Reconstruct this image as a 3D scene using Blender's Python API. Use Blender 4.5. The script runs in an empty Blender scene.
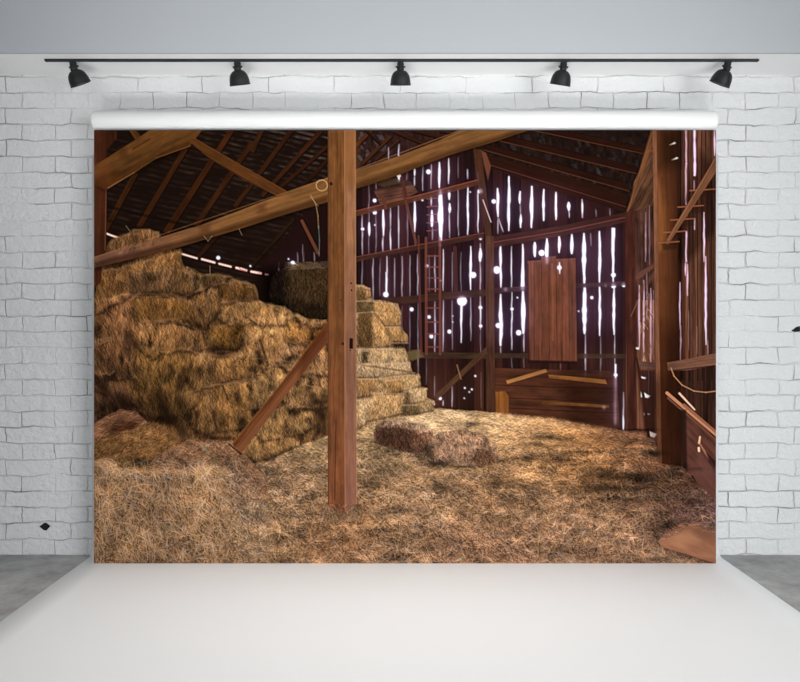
# A photo studio corner: white painted brick wall, grey concrete floor, a white
# paper sweep and a printed backdrop (a picture of a hay barn) hanging in front,
# with a black lighting track above.
import bpy, math, random
# ---------------------------------------------------------------------------
# The print on the backdrop cloth: ink colours of the printed barn picture,
# worked out as shapes, grain and straw strokes.  Pixel frame of the print:
# x 94..716, y 130..564.
# ---------------------------------------------------------------------------
import numpy as np
X0, Y0, X1, Y1 = 94.0, 130.0, 716.0, 564.0
SX = 1.5
PW, PH = int((X1-X0)*SX)+1, int((Y1-Y0)*SX)+1
rng = np.random.RandomState(7)
GX, GY = np.meshgrid(X0+np.arange(PW)/SX, Y0+np.arange(PH)/SX)
IMG = np.zeros((PH, PW, 3)); IDS = np.zeros((PH, PW), int)
PARTS = [('printed_sheet', None)]

def C(*c): return np.array(c, float)/255.0

def vnoise(x, y, seed=0):
    xi = np.floor(x).astype(np.int64); yi = np.floor(y).astype(np.int64)
    fx = x-xi; fy = y-yi
    fx = fx*fx*(3-2*fx); fy = fy*fy*(3-2*fy)
    def h(a, b):
        n = (a*374761393 + b*668265263 + seed*982451653) & 0xffffffff
        n = ((n ^ (n >> 13))*1274126177) & 0xffffffff
        return ((n ^ (n >> 16)) & 0xffff)/65535.0
    return (h(xi, yi)*(1-fx)+h(xi+1, yi)*fx)*(1-fy)+(h(xi, yi+1)*(1-fx)+h(xi+1, yi+1)*fx)*fy
def fbm(x, y, seed=0, o=4):
    s = 0; a = .5; t = 0
    for i in range(o):
        s = s+a*vnoise(x*2**i, y*2**i, seed+i*17); t += a; a *= .55
    return s/t
DX = (fbm(GX/7, GY/7, 91)-.5); DY = (fbm(GX/7, GY/7, 92)-.5)

def box(pts, pad):
    xs = [p[0] for p in pts]; ys = [p[1] for p in pts]
    a = max(0, int((min(xs)-pad-X0)*SX)); b = min(PW, int((max(xs)+pad-X0)*SX)+2)
    c = max(0, int((min(ys)-pad-Y0)*SX)); d = min(PH, int((max(ys)+pad-Y0)*SX)+2)
    return (slice(c, max(c, d)), slice(a, max(a, b)))

def pmask(pts, soft=.5, rough=0):
    s = box(pts, soft*2+rough+2)
    x = GX[s]+DX[s]*rough*2; y = GY[s]+DY[s]*rough*2
    ins = np.zeros(x.shape, bool); dist = np.full(x.shape, 1e9)
    n = len(pts)
    for i in range(n):
        ax, ay = pts[i]; bx, by = pts[(i+1) % n]
        if ay != by:
            c = ((ay > y) != (by > y)) & (x < (bx-ax)*(y-ay)/(by-ay)+ax)
            ins ^= c
        ex, ey = bx-ax, by-ay
        t = np.clip(((x-ax)*ex+(y-ay)*ey)/(ex*ex+ey*ey+1e-9), 0, 1)
        dist = np.minimum(dist, np.hypot(x-ax-t*ex, y-ay-t*ey))
    sd = np.where(ins, dist, -dist)
    return s, np.clip(sd/(2*soft)+.5, 0, 1)

def part(name, label=None):
    PARTS.append((name, label)); return len(PARTS)-1

def put(s, m, col, a=1.0, pid=None):
    mm = (m*a)[..., None]
    IMG[s] = IMG[s]*(1-mm)+col*mm
    if pid is not None:
        IDS[s][m > .5] = pid

def poly(pts, col, a=1.0, soft=.5, rough=0, pid=None):
    s, m = pmask(pts, soft, rough); put(s, m, col, a, pid)

def mul(pts, f, soft=3, rough=0):
    s, m = pmask(pts, soft, rough); m = m[..., None]
    IMG[s] = IMG[s]*(1-m+m*np.array(f))

def seg(a, b, w0, w1=None, col=None, al=1.0, soft=.35, pid=None):
    w1 = w0 if w1 is None else w1
    s = box([a, b], max(w0, w1)+2)
    x = GX[s]; y = GY[s]; ex, ey = b[0]-a[0], b[1]-a[1]
    t = np.clip(((x-a[0])*ex+(y-a[1])*ey)/(ex*ex+ey*ey+1e-9), 0, 1)
    d = np.hypot(x-a[0]-t*ex, y-a[1]-t*ey)
    m = np.clip(((w0+(w1-w0)*t)/2-d)/(2*soft)+.5, 0, 1)
    put(s, m, col, al, pid)

def pline(pts, w, col, al=1.0, pid=None):
    for a, b in zip(pts[:-1], pts[1:]): seg(a, b, w, w, col, al, pid=pid)

def wood(pts, col, ang, pid=None, amp=.28, gw=1.6, gl=40, rough=0, soft=.5, seed=None, col2=None, axis=None):
    """board face: grain runs along ang (degrees); col2 blends in across axis ((x0,y0),(x1,y1))"""
    seed = rng.randint(9999) if seed is None else seed
    s, m = pmask(pts, soft, rough)
    x = GX[s]; y = GY[s]; r = np.radians(ang)
    u = x*np.cos(r)+y*np.sin(r); v = -x*np.sin(r)+y*np.cos(r)
    v = v+3*(fbm(u/25, v/12, seed+5, 2)-.5)
    g = fbm(u/gl, v/gw, seed, 4)
    g2 = fbm(u/14, v/7, seed+3, 3)
    f = 1+amp*2*(g-.5)+amp*1.5*(g2-.5)
    base = np.array(col)[None, None, :]
    if col2 is not None:
        (ax, ay), (bx, by) = axis
        t = np.clip(((x-ax)*(bx-ax)+(y-ay)*(by-ay))/((bx-ax)**2+(by-ay)**2), 0, 1)[..., None]
        base = base*(1-t)+np.array(col2)*t
    put(s, m, np.clip(base*f[..., None]*np.array([.84, .885, .92]), 0, 1), 1.0, pid)

def blur(a, sig):
    sig = sig*SX; r = int(sig*3)+1; k = np.exp(-.5*(np.arange(-r, r+1)/sig)**2); k /= k.sum()
    sh = a.shape
    a2 = a.reshape(sh[0], sh[1], -1)
    P = np.pad(a2, ((r, r), (0, 0), (0, 0)), 'edge'); o = np.zeros_like(a2)
    for i, w in enumerate(k): o += w*P[i:i+sh[0]]
    P = np.pad(o, ((0, 0), (r, r), (0, 0)), 'edge'); q = np.zeros_like(a2)
    for i, w in enumerate(k): q += w*P[:, i:i+sh[1]]
    return q.reshape(sh)

def straw(M, n, ang, spread, ln, w=.5, lo=.55, hi=1.5, op=.9, layers=5, tint=None, curve=.5, jit=.08, src=None):
    """n straw strokes per layer inside mask M (full frame 0..1); they take the tone underneath, lighter or darker.
    ang / ln: number or function of (x, y)"""
    ys, xs = np.nonzero(M > .3)
    if len(ys) == 0: return
    base = (.35*IMG+.65*blur(IMG, .9)) if src is None else src
    for L in range(layers):
        k = rng.randint(0, len(ys), n)
        cy = ys[k]+rng.rand(n); cx = xs[k]+rng.rand(n)
        px, py = X0+cx/SX, Y0+cy/SX
        A = (ang(px, py) if callable(ang) else np.full(n, float(ang)))+rng.randn(n)*spread
        A = np.radians(A)
        l = (ln(px, py) if callable(ln) else np.full(n, float(ln)))*(.5+rng.rand(n))
        br = lo+(hi-lo)*rng.rand(n)**1.3
        T = 14
        t = np.linspace(-.5, .5, T)[None, :]
        cur = rng.randn(n)*curve
        AA = A[:, None]+cur[:, None]*t
        sx = cx[:, None]+(np.cumsum(np.cos(AA), 1)-np.cumsum(np.cos(AA), 1)[:, T//2:T//2+1])*(l[:, None]*SX/T)
        sy = cy[:, None]+(np.cumsum(np.sin(AA), 1)-np.cumsum(np.sin(AA), 1)[:, T//2:T//2+1])*(l[:, None]*SX/T)
        cb_ = base[np.clip(cy.astype(int), 0, PH-1), np.clip(cx.astype(int), 0, PW-1)]
        up = np.clip(br-1, 0, None)[:, None]; pale = C(238, 202, 164)*np.clip(.30+1.25*cb_.mean(1), .2, 1)[:, None]
        col = cb_*np.minimum(br, 1.3)[:, None]; k_ = np.clip(up*.6, 0, .8); col = col*(1-k_)+pale*k_
        col = col*(1+jit*rng.randn(n, 1)*np.array([.35, 0, -1.0]))
        lum = (br > 1)[:, None]*(br-1)[:, None]
        col = np.clip(col, 0, 1)
        wt = np.broadcast_to((np.sin((t+.5)*np.pi)*.5+.5)*w*(l[:, None]*SX/T), sx.shape)
        W = np.zeros(PH*PW); CC = np.zeros((PH*PW, 3))
        fx = np.floor(sx).astype(int); fy = np.floor(sy).astype(int); ax = sx-fx; ay = sy-fy
        for ox, oy, ww in ((0, 0, (1-ax)*(1-ay)), (1, 0, ax*(1-ay)), (0, 1, (1-ax)*ay), (1, 1, ax*ay)):
            ix = fx+ox; iy = fy+oy
            ok = (ix >= 0) & (ix < PW) & (iy >= 0) & (iy < PH)
            idx = (iy*PW+ix)[ok]; q = (ww*wt)[ok]
            W += np.bincount(idx, q, PH*PW)
            cc = np.broadcast_to(col[:, None, :], sx.shape+(3,))[ok]
            for c in range(3): CC[:, c] += np.bincount(idx, q*cc[:, c], PH*PW)
        W = W.reshape(PH, PW); CC = CC.reshape(PH, PW, 3)/(W[..., None]+1e-6)
        al = (np.clip(W*1.5, 0, 1)*op*np.clip(M*1.4, 0, 1))[..., None]
        IMG[:] = IMG*(1-al)+CC*al

def full(pts, soft=1, rough=0):
    M = np.zeros((PH, PW)); s, m = pmask(pts, soft, rough); M[s] = m; return M

# ---- roof, left -------------------------------------------------------------
IMG[:] = C(27, 15, 10)
PID_ROOF = part('printed_roof', 'printed dark roof boards of the left slope')
roofL = [(94, 130), (428, 130), (360, 215), (328, 290), (94, 270)]
s, m = pmask(roofL, .5)
x, y = GX[s], GY[s]; r = np.radians(13)
v = -x*np.sin(r)+y*np.cos(r)+2.5*(fbm(x/22, y/30, 3, 2)-.5); u = x*np.cos(r)+y*np.sin(r)
st = .5+.5*np.sin(v/5.4*2*np.pi)
g = fbm(u/16, v/1.5, 8, 3)
bright = np.clip(1.0-np.abs(x-300)/130, 0, 1)*np.clip(1-(y-130)/110, 0, 1)
st = st*np.clip(fbm(u/9, v/5, 12, 2)*2.2-.5, 0, 1.3)
base = C(25, 14, 9)[None, None]+C(16, 13, 11)*(st*g)[..., None]*1.5+C(52, 50, 52)*(bright*np.clip(st*1.2-.2, 0, 1)*g)[..., None]*1.15
put(s, m, base, 1, PID_ROOF)
def rafter(a, b, w0, w1, c=C(88, 38, 16), nm='printed_rafter'):
    p = part(nm)
    c = c*np.array([.82, .84, .8])
    ang = np.degrees(np.arctan2(b[1]-a[1], b[0]-a[0])); nx, ny = -np.sin(np.radians(ang)), np.cos(np.radians(ang))
    P = [(a[0]+nx*w0/2, a[1]+ny*w0/2), (b[0]+nx*w1/2, b[1]+ny*w1/2), (b[0]-nx*w1/2, b[1]-ny*w1/2), (a[0]-nx*w0/2, a[1]-ny*w0/2)]
    wood(P, c, ang, p, amp=.22, gl=20)
    q = (a[0]+nx*w0*.5, a[1]+ny*w0*.5), (b[0]+nx*w1*.5, b[1]+ny*w1*.5)
    seg(q[0], q[1], 1.6, 1.6, C(16, 8, 6), .7)
rafter((105, 231), (136, 173), 6, 6, C(82, 38, 14))
rafter((138, 229), (186, 148), 6, 6, C(84, 38, 14))
rafter((166, 233), (232, 130), 7, 6, C(84, 36, 13))
rafter((196, 226), (252, 143), 6, 6, C(76, 34, 14))
rafter((252, 152), (262, 130), 6, 5, C(78, 38, 18))
rafter((235, 207), (292, 130), 5, 5, C(72, 32, 15))
rafter((262, 196), (322, 130), 5, 5, C(76, 34, 17))
rafter((278, 190), (328, 146), 4, 4, C(70, 30, 16))
rafter((300, 189), (328, 160), 4, 4, C(60, 26, 14))
rafter((198, 258), (217, 236), 4, 5, C(62, 30, 14))
rafter((251, 268), (294, 219), 3, 4, C(52, 27, 15))
rafter((266, 271), (314, 220), 3, 4, C(70, 42, 26))
for a, b in (((96, 218), (330, 270)), ((100, 205), (250, 240))): seg(a, b, 3, 3, C(18, 9, 7), .5)

# ---- back wall --------------------------------------------------------------
WALL = part('printed_board_wall', 'printed dark barn wall with daylight in its gaps')
wall = [(356, 130), (480, 130), (492, 160), (626, 207), (640, 212), (655, 440), (356, 430)]
s, m = pmask(wall, .5)
x, y = GX[s], GY[s]
bi = np.floor(x/9.3); bn = vnoise(bi*1.0, bi*0, 5)
g = fbm(x/1.7, y/45, 12, 4)
base = C(44, 20, 19)*(.62+.55*bn+.5*(g-.5))[..., None]
low = np.clip((y-340)/40, 0, 1)[..., None]
base = base*(1-low)+C(60, 30, 20)*(.65+.5*bn+.5*(g-.5))[..., None]*low
put(s, m, base, 1, WALL)
s, m = pmask([(262, 262), (282, 244), (300, 214), (328, 205), (328, 300), (262, 300)], 1)
put(s, m, C(30, 14, 12), 1, None)
for xx in (272, 279, 285, 292, 298, 304, 311, 318, 324):
    seg((xx, 248+abs(xx-315)*.4), (xx, 300), .8, .8, C(90, 55, 60) if xx in (298, 304, 279) else C(14, 7, 8), .55)
# roof, right slope
RR = part('printed_roof', 'printed right roof slope with lath between rafters')
rr = [(462, 130), (655, 130), (626, 212), (560, 192), (486, 166), (470, 150), (420, 147)]
s, m = pmask(rr, .5); x, y = GX[s], GY[s]
g = fbm(x/3.2, y/5, 44, 3)
put(s, m, C(30, 18, 14)*(.45+1.1*g)[..., None], 1, RR)
for k in range(60):
    t = rng.rand(); xx = 510+t*130; yy = 131+rng.rand()*55
    seg((xx, yy), (xx+rng.rand()*3, yy+4), 3.2, 2.6, C(62, 56, 58)*(.6+.5*rng.rand()), .4)
def raf2(a, b, w, c=C(46, 19, 12), lit=C(100, 56, 30)):
    p = part('printed_rafter')
    P = [(a[0], a[1]-w), (b[0], b[1]-w), b, a]
    wood(P, c, 13, p, amp=.2); seg(a, b, .9, .9, lit, .6); seg((a[0], a[1]-w), (b[0], b[1]-w), .8, .8, C(20, 9, 8), .6)
raf2((531, 130), (645, 154), 6.5); raf2((500, 141), (636, 173.5), 7)
raf2((484, 150), (629, 191), 7)
p = part('printed_rafter', 'printed gable rafter meeting the back wall')
wood([(486, 155), (560, 174), (627, 195), (626, 210), (560, 193), (488, 167)], C(48, 20, 12), 16, p, amp=.22)
seg((490, 165), (626, 207), .8, .8, C(95, 48, 42), .7)
# left upper roof right of post
RL = part('printed_roof', 'printed roof corner behind the tall post')
s, m = pmask([(356, 130), (475, 130), (400, 152), (356, 172)], .5); x, y = GX[s], GY[s]
g = fbm(x/3, y/6, 47, 3)
put(s, m, C(42, 24, 20)*(.5+1.0*g)[..., None], 1, RL)
for k in range(22):
    xx = 358+rng.rand()*26; yy = 132+rng.rand()*26
    seg((xx, yy), (xx+2, yy+3), 3, 3, C(78, 74, 78), .5)
rafter((356, 146), (372, 130), 5, 4, C(98, 44, 20)); rafter((362, 164), (391, 136), 4, 4, C(92, 42, 20))
rafter((376, 160), (399, 140), 3, 3, C(80, 34, 18)); rafter((366, 130), (381, 144), 3, 3, C(70, 32, 18))
rafter((393, 131), (428, 145), 4, 4, C(76, 34, 20)); rafter((412, 130), (452, 140), 4, 4, C(70, 32, 20)); rafter((440, 131), (462, 135), 3, 3, C(78, 36, 22))

# ---- daylight in the gaps ----------------------------------------------------
E = np.zeros((PH, PW))
def slit(x, y0, y1, w=1.0, b=1.0, shape='mid', x2=None, wig=.35):
    x2 = x if x2 is None else x2
    s = box([(x, y0), (x2, y1)], w+2)
    gx, gy = GX[s], GY[s]
    t = (gy-y0)/(y1-y0); cx = x+(x2-x)*t+wig*(vnoise(gy/9, gy*0+x, 3)-.5)*2
    if shape == 'mid': ww = w*(.35+.65*np.sin(np.clip(t, 0, 1)*np.pi))
    elif shape == 'down': ww = w*(.25+.75*np.clip(t, 0, 1))
    elif shape == 'up': ww = w*(1-.75*np.clip(t, 0, 1))
    else: ww = w+0*t
    ww = ww*(.75+.5*vnoise(gy/5, gy*0+x*3, 9))
    d = np.abs(gx-cx)
    m = np.clip((ww*.66/2-d)/1.2+.5, 0, 1)*np.clip((gy-y0)/1+.5, 0, 1)*np.clip((y1-gy)/1+.5, 0, 1)*b
    E[s] = np.maximum(E[s], m)
def dot(x, y, r, b=1.0):
    s = box([(x, y)], r+3); d = np.hypot(GX[s]-x, GY[s]-y)
    E[s] = np.maximum(E[s], np.clip((r*.85-d)/1.2+.5, 0, 1)*b)
for a in [(388.5, 147, 160, 1.2, .6), (398.8, 144, 168, 1.3, .75), (398.8, 173, 182, 2.4, 1), (407, 172, 180, .8, .4), (414.6, 168, 176, 2, .9), (414.6, 176, 186, 1.6, .7),
          (422.8, 165, 191, 1.2, .55), (431.2, 164, 189, 1.4, .6), (439.5, 162, 188, 3.2, 1), (448.7, 158, 184, 1.8, .8), (458, 157, 178, 1.2, .3),
          (467.5, 169, 179, 1.3, .75), (478, 172, 182, 1.2, .5)]: slit(*a)
for a in [(362.2, 214, 255, 1.5, .62), (369, 184, 254, 1.0, .4), (369.2, 222, 236, 3, 1), (376, 180, 190, 1, .4), (376, 214, 254, 1.1, .4), (383.2, 209, 236, 3.2, 1), (383, 236, 252, 1.6, .6),
          (390.3, 206, 228, 1.4, .6), (390.6, 228, 251, 2, .7), (398.6, 204, 250, 1.6, .62), (407.5, 206, 248, 1, .35), (414.8, 200, 232, 3.2, 1), (415, 232, 246, 1, .4),
          (431.3, 196, 206, 1.8, .6), (432, 210, 227, 4.2, .95), (432.5, 228, 240, 1.4, .5), (440.6, 190, 241, 7.0, 1), (449.3, 190, 200, 3.4, 1), (449.6, 203, 213, 3.4, 1), (449.4, 212, 238, 1.4, .6),
          (458.3, 188, 236, 1.3, .55), (467.8, 186, 235, 2.6, .95), (478, 190, 233, 1.8, .85), (497.8, 188, 217, 3.6, 1), (498, 217, 234, 1.2, .6), (508.8, 176, 231, 3.8, 1),
          (520, 191, 204, 3.2, .95), (520.4, 203, 216, 1, .6), (520.6, 214, 228, 2.8, 1), (531.6, 186, 228, 4.6, 1), (543.6, 189, 221, 3.2, 1), (556, 192, 220, 3.2, 1),
          (569, 206, 218, 1.4, .6), (569, 202, 211, 4.2, 1), (582.3, 199, 218, 2.2, .8), (596, 209, 217, 1.2, .35), (610, 208, 216, 1.1, .35)]: slit(*a)
slit(498.5, 218, 232, 1.2, .7, x2=503.5)
for a in [(362, 257, 300, 1.2, .4), (373, 257, 300, 1.5, .55), (380, 258, 296, 1.1, .35), (387, 256, 297, 2, .7), (386.2, 272, 297, 3.4, 1, 'down'), (394.5, 258, 297, 1.3, .5), (402.1, 256, 297, 1.3, .55),
          (409.8, 255, 297, 1.2, .5), (417.8, 254, 296, 1.6, .6), (429, 255, 292, .9, .3), (435, 255, 292, 1.4, .55), (443.2, 249, 291, 1.6, .75), (452.4, 252, 292, 1, .45), (461, 252, 292, 1, .4),
          (470.6, 246, 290, 3, 1), (480.2, 243, 250, 1.3, .7), (480.2, 248, 262, 4.4, 1), (480.2, 261, 294, 1.6, .6),
          (500.6, 245, 270, 3.6, .95), (500.8, 266, 288, 2.8, .95), (511.4, 246, 289, 1.6, .75), (522.7, 244, 290, 5.4, 1, 'down'),
          (534.8, 242, 257, 4.6, 1), (546.8, 238, 264, 4.6, 1), (559.2, 236, 253, 4, 1), (559.5, 263, 271, 2.6, .85), (571.7, 234, 254, 4.4, 1), (584.2, 233, 284, 5.4, 1), (590.7, 233, 246, 1.2, .35),
          (599.6, 231, 283, 3.4, 1), (613.2, 228, 284, 5.2, 1, 'up')]: slit(*a)
for a in [(394, 306, 350, .9, .3), (402, 306, 350, .9, .3), (409.8, 305, 352, 1.2, .35), (418, 303, 390, 1.1, .4), (435, 301, 352, 1.6, .6), (443.2, 300, 352, 1.6, .6), (452.3, 300, 350, 1.1, .5),
          (461.4, 303, 343, 3.6, 1, 'up'), (471, 297, 341, 1.5, .5), (480.4, 296, 330, 2, .7), (480.6, 330, 354, .9, .35), (500.8, 294, 346, 5, 1), (500.8, 346, 354, 1, .5),
          (511.8, 292, 350, 1.7, .75), (523, 290, 334, 5.4, 1, 'mid'), (524, 334, 352, 1.4, .6), (584.6, 286, 334, 6, 1), (585.4, 334, 377, 1.8, .5), (599.8, 285, 336, 3.4, 1), (600.5, 336, 378, 1.4, .35),
          (614, 286, 335, 3.4, 1), (614.6, 335, 366, 1.2, .6), (511.8, 356, 369, 1, .3), (524, 356, 368, 1, .3), (560.5, 362, 371, 1, .3)]: slit(*a)
slit(615.3, 364, 425, 2.4, .95, 'flat'); slit(623.5, 392, 430, 1.6, .55); slit(623.4, 414, 431, 2.4, .8)
slit(452.2, 386, 407, 1.5, .55); slit(443.2, 400, 406, 1.5, .6); slit(434.5, 376, 398, 1, .35); slit(481, 372, 408, .8, .2); slit(426.6, 358, 385, 1, .3)
for a in [(428.5, 171.8, 2.6), (374.6, 200.5, 2), (374.8, 212.5, 2.2), (362.6, 229, 1.8), (375, 225, 1, .7), (398.8, 175.6, 2.2), (422.4, 200, 1.2, .9), (480.2, 191.2, 2.6), (470.2, 192, 1, .6), (480.4, 238.6, 1.5, .9), (493.8, 201.4, 2.4),
          (462, 301, 5.6), (473.2, 275, 3.4), (427, 266, 1.6, .9), (496.8, 270, 4.2), (541.7, 253, 3.4), (505.6, 289.4, 1.8), (411.6, 309.4, 2.2), (429, 317, 2, .9), (431.3, 336.5, 2.2), (449.4, 331.6, 2.2), (452.6, 316, 1, .6), (452.6, 322, 1, .6),
          (518.7, 332.7, 3), (498.2, 325.5, 2.8), (480.4, 307.5, 2), (480.6, 326, 1.8), (512, 309, 1.8, .9), (517.4, 297.6, 1, .8), (475.3, 376, 1.2, .8), (464.8, 388, 1, .9), (471.8, 389.4, 1, .9), (469.3, 392, .9, .8), (464.3, 398.2, .9, .7),
          (440.2, 398.4, 1.8), (434, 404, 1.2, .8), (591.8, 297.6, 1.8, .85), (578.6, 311.2, .9, .7), (623.7, 285, 2.2), (605.5, 285.4, 1.2, .9), (613.6, 286, 2.6), (613.4, 275, 2.6), (615.6, 375, 2.2), (604, 407.6, 1.7, .9),
          (385.8, 294.5, 3), (292.8, 263, 2.4), (288.5, 259, 1, .7), (288.5, 269, 1.2, .8), (218.3, 257.8, 1.9, .9), (440.2, 245, 1, .7), (440.5, 280.5, .9, .8), (559.3, 267.6, 2.4)]: dot(*a)
slit(301.5, 214, 216, .5, .2); slit(303, 244, 266, 1, .35); slit(314.4, 252, 262, 1, .5); slit(297.5, 252, 264, .8, .4); slit(279, 268, 276, .8, .5)
def daylight(tint=C(250, 240, 255)):
    m = E[..., None]
    IMG[:] = IMG*(1-m)+tint*m
daylight()
Ew = E.copy()

# timbers of the back wall
def btim(pts, c, ang, nm='printed_beam', lab=None, top=None, amp=.25):
    p = part(nm, lab); wood(pts, np.array(c)*np.array([.78, .8, .66]), ang, p, amp=amp, gl=18)
    if top: pline(top, .9, np.clip(c*1.5, 0, 1), .65)
    return p
btim([(356, 211), (420, 195), (479, 179.5), (480, 184.5), (420, 200.5), (356, 216.5)], C(108, 50, 28), -14, 'printed_beam', 'printed gable tie beam', [(356, 211), (420, 195), (479, 179.5)])
wood([(376, 189), (398, 186), (405, 179), (411, 182), (418, 192), (404, 199), (388, 203), (380, 204), (374, 191)], C(98, 55, 38), -10, part('printed_crate', 'printed old wooden box on the gable beam'), amp=.5)
poly([(376, 184), (388, 178), (399, 179), (401, 183), (384, 187)], C(58, 44, 24), .9, .8)
seg((403, 190), (416, 243), 3, 2.5, C(82, 40, 24)); seg((382, 195), (386, 208), 3, 3, C(85, 42, 26)); seg((403, 182), (406, 196), 3, 3, C(70, 34, 22))
btim([(356, 257), (420, 244.5), (484, 233), (484, 238), (420, 249.5), (390, 255), (356, 262)], C(84, 40, 30), -10, 'printed_beam', 'printed long beam across the left half of the back wall', [(356, 257), (420, 244.5), (484, 233)])
btim([(492, 237), (560, 226), (627, 212), (627, 222), (560, 236), (492, 248)], C(88, 42, 38), -10, 'printed_beam', 'printed thick beam across the right half of the back wall', [(492, 242.5), (560, 231.5), (627, 217)])
btim([(382, 298.5), (440, 293), (487, 289), (487, 296), (440, 300), (410, 303.5), (384, 303.5)], C(86, 44, 34), -5, 'printed_rail', 'printed wall rail left of the back post')
btim([(493, 288), (560, 284.5), (627, 281), (627, 285.5), (560, 289), (493, 293)], C(84, 44, 44), -3, 'printed_rail', 'printed wall rail right of the back post')
btim([(408, 352), (486, 353), (486, 359), (408, 358)], C(92, 56, 42), 0, 'printed_rail', 'printed low wall rail left of the back post')
btim([(493, 353), (627, 354), (627, 358.5), (493, 358)], C(92, 56, 44), 0, 'printed_rail', 'printed low wall rail right of the back post')
poly([(404, 352), (420, 349), (424, 356), (412, 361), (404, 358)], C(100, 78, 42), .9, 1, 1.5)
# ladder
LD = part('printed_ladder', 'printed wooden ladder against the back wall')
for xx in (426, 439.8): seg((xx, 238), (xx+.4, 354), 2.6, 2.8, C(104, 52, 36), .9, pid=LD)
seg((418.5, 160+76), (421, 353), 2, 3, C(96, 46, 32), .7, pid=LD)
for yy in (199, 207, 215, 223, 231): seg((427, yy), (437, yy-1), 1.2, 1.2, C(120, 62, 48), .75, pid=LD)
for yy in (256, 267, 278, 289, 308, 322, 334, 347): seg((426, yy), (440, yy), 1.8, 1.8, C(104, 52, 36), .85, pid=LD)
seg((455, 248), (456, 290), 4, 4, C(92, 46, 34), .5)
p = btim([(473, 148), (481, 150), (486, 190), (493, 243), (487, 246), (481, 205), (475, 165)], C(98, 50, 34), 82, 'printed_post', 'printed upper post under the roof peak')
seg((483, 200), (491, 222), 1.1, 1.1, C(215, 180, 190), .8)
poly([(481, 150), (486, 153), (491, 166), (488, 180), (484, 165)], C(110, 60, 40), .9, .8)
btim([(485.5, 236), (494, 236), (494.8, 415), (486.5, 415)], C(112, 60, 46), 90, 'printed_post', 'printed thin post in the middle of the back wall')
btim([(486.5, 346.5), (487, 353), (436.5, 401), (433.5, 396.5)], C(122, 70, 50), -43, 'printed_brace', 'printed diagonal brace foot of the back post')
seg((457, 365), (461, 379), 1.2, 1.2, C(150, 110, 70), .7)
# hatch
p = part('printed_hatch', 'printed boarded hatch door of the back wall')
wood([(527.5, 261), (541, 260), (541.2, 257), (556, 256), (556.2, 259), (575.5, 258), (577, 362), (528.5, 361)], C(122, 62, 40), 90, p, amp=.26, gl=60, gw=2.2)
for xx in (534, 541.5, 549, 556.5, 562, 569): seg((xx, 262), (xx+.4, 360), .8, .8, C(50, 22, 16), .4)
seg((552, 264), (553, 340), 2, 2, C(150, 85, 50), .45)
seg((528, 264), (529, 361), 1, 1, C(40, 16, 14), .7); poly([(528, 360), (577, 361), (577, 364), (528, 363)], C(38, 16, 12), .8, .8)
E[:] = 0; dot(559.4, 267.6, 2.4); slit(559.6, 262, 274, 2, .9); daylight(); Ew = np.maximum(Ew, E)
# low boards
p = part('printed_low_boarding', 'printed low board wall at the back of the floor')
wood([(495, 368), (610, 371), (617, 380), (620, 429), (560, 420), (509, 416), (495, 415)], C(88, 44, 26), 2, p, amp=.3, gw=3, gl=60)
for (a, b) in (((495, 385), (612, 389)), ((509, 398), (612, 402)), ((509, 408), (616, 413))): seg(a, b, 1, 1, C(44, 18, 12), .6)
mul([(560, 368), (618, 371), (620, 430), (570, 424)], (.72, .66, .62), 8)
p = part('printed_plank', 'printed yellow plank nailed slantwise on the low boards')
wood([(506, 380.5), (545.5, 369), (547.5, 372), (507.5, 384)], C(172, 104, 52), -16, p)
p = part('printed_plank', 'printed yellow plank lying level on the low boards')
wood([(548.5, 374.5), (605.5, 379.5), (607, 384), (549, 378)], C(150, 84, 34), 5, p)
p = part('printed_plank', 'printed dim brown plank at the foot of the boards')
wood([(542, 401), (609, 405), (609, 408), (542, 404)], C(120, 66, 28), 4, p)
p = part('printed_board', 'printed small orange board standing by the back post')
wood([(495.5, 392), (505, 391), (508.5, 396), (508.5, 414), (496, 414)], C(150, 80, 30), 90, p)

# haze of daylight round the gaps (as printed)
gl = np.clip(.5*blur(Ew, 1.6)+.8*blur(Ew, 4.5)+1.25*blur(Ew, 12), 0, 1)[..., None]
IMG[:] = 1-(1-IMG)*(1-gl*C(104, 84, 150)*.8)
IMG[:] = IMG+(.30*blur(Ew, .9)[..., None])*C(255, 245, 255)
np.clip(IMG, 0, 1, IMG)

# orange slot under the eaves
for a, b, w in (((105.5, 233.3), (119.5, 238.2), 2.6), ((181.5, 253.8), (198, 258.6), 2.6), ((201.3, 259), (215.6, 262.8), 2.9), ((218.5, 263.6), (232, 267), 2.7), ((235.6, 267.6), (247.4, 270.6), 3), ((250.6, 271.4), (262, 273.6), 3), ((265, 274.2), (269, 275), 2.6), ((240, 268), (246, 270), 2)):
    a = (a[0]+.8, a[1]+.2); b = (b[0]-1.2, b[1]-.3); seg(a, b, w+1, w+1, C(140, 44, 16), .5); seg(a, b, w-.8, w-.8, C(255, 196, 180), 1)
dot(0, 0, 1)
for (xx, yy, rr) in ((218.2, 257.8, 1.8), (250.3, 266, 1), (187, 268, 1.2)): seg((xx, yy), (xx+.1, yy), rr*2, rr*2, C(225, 215, 230))

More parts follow.
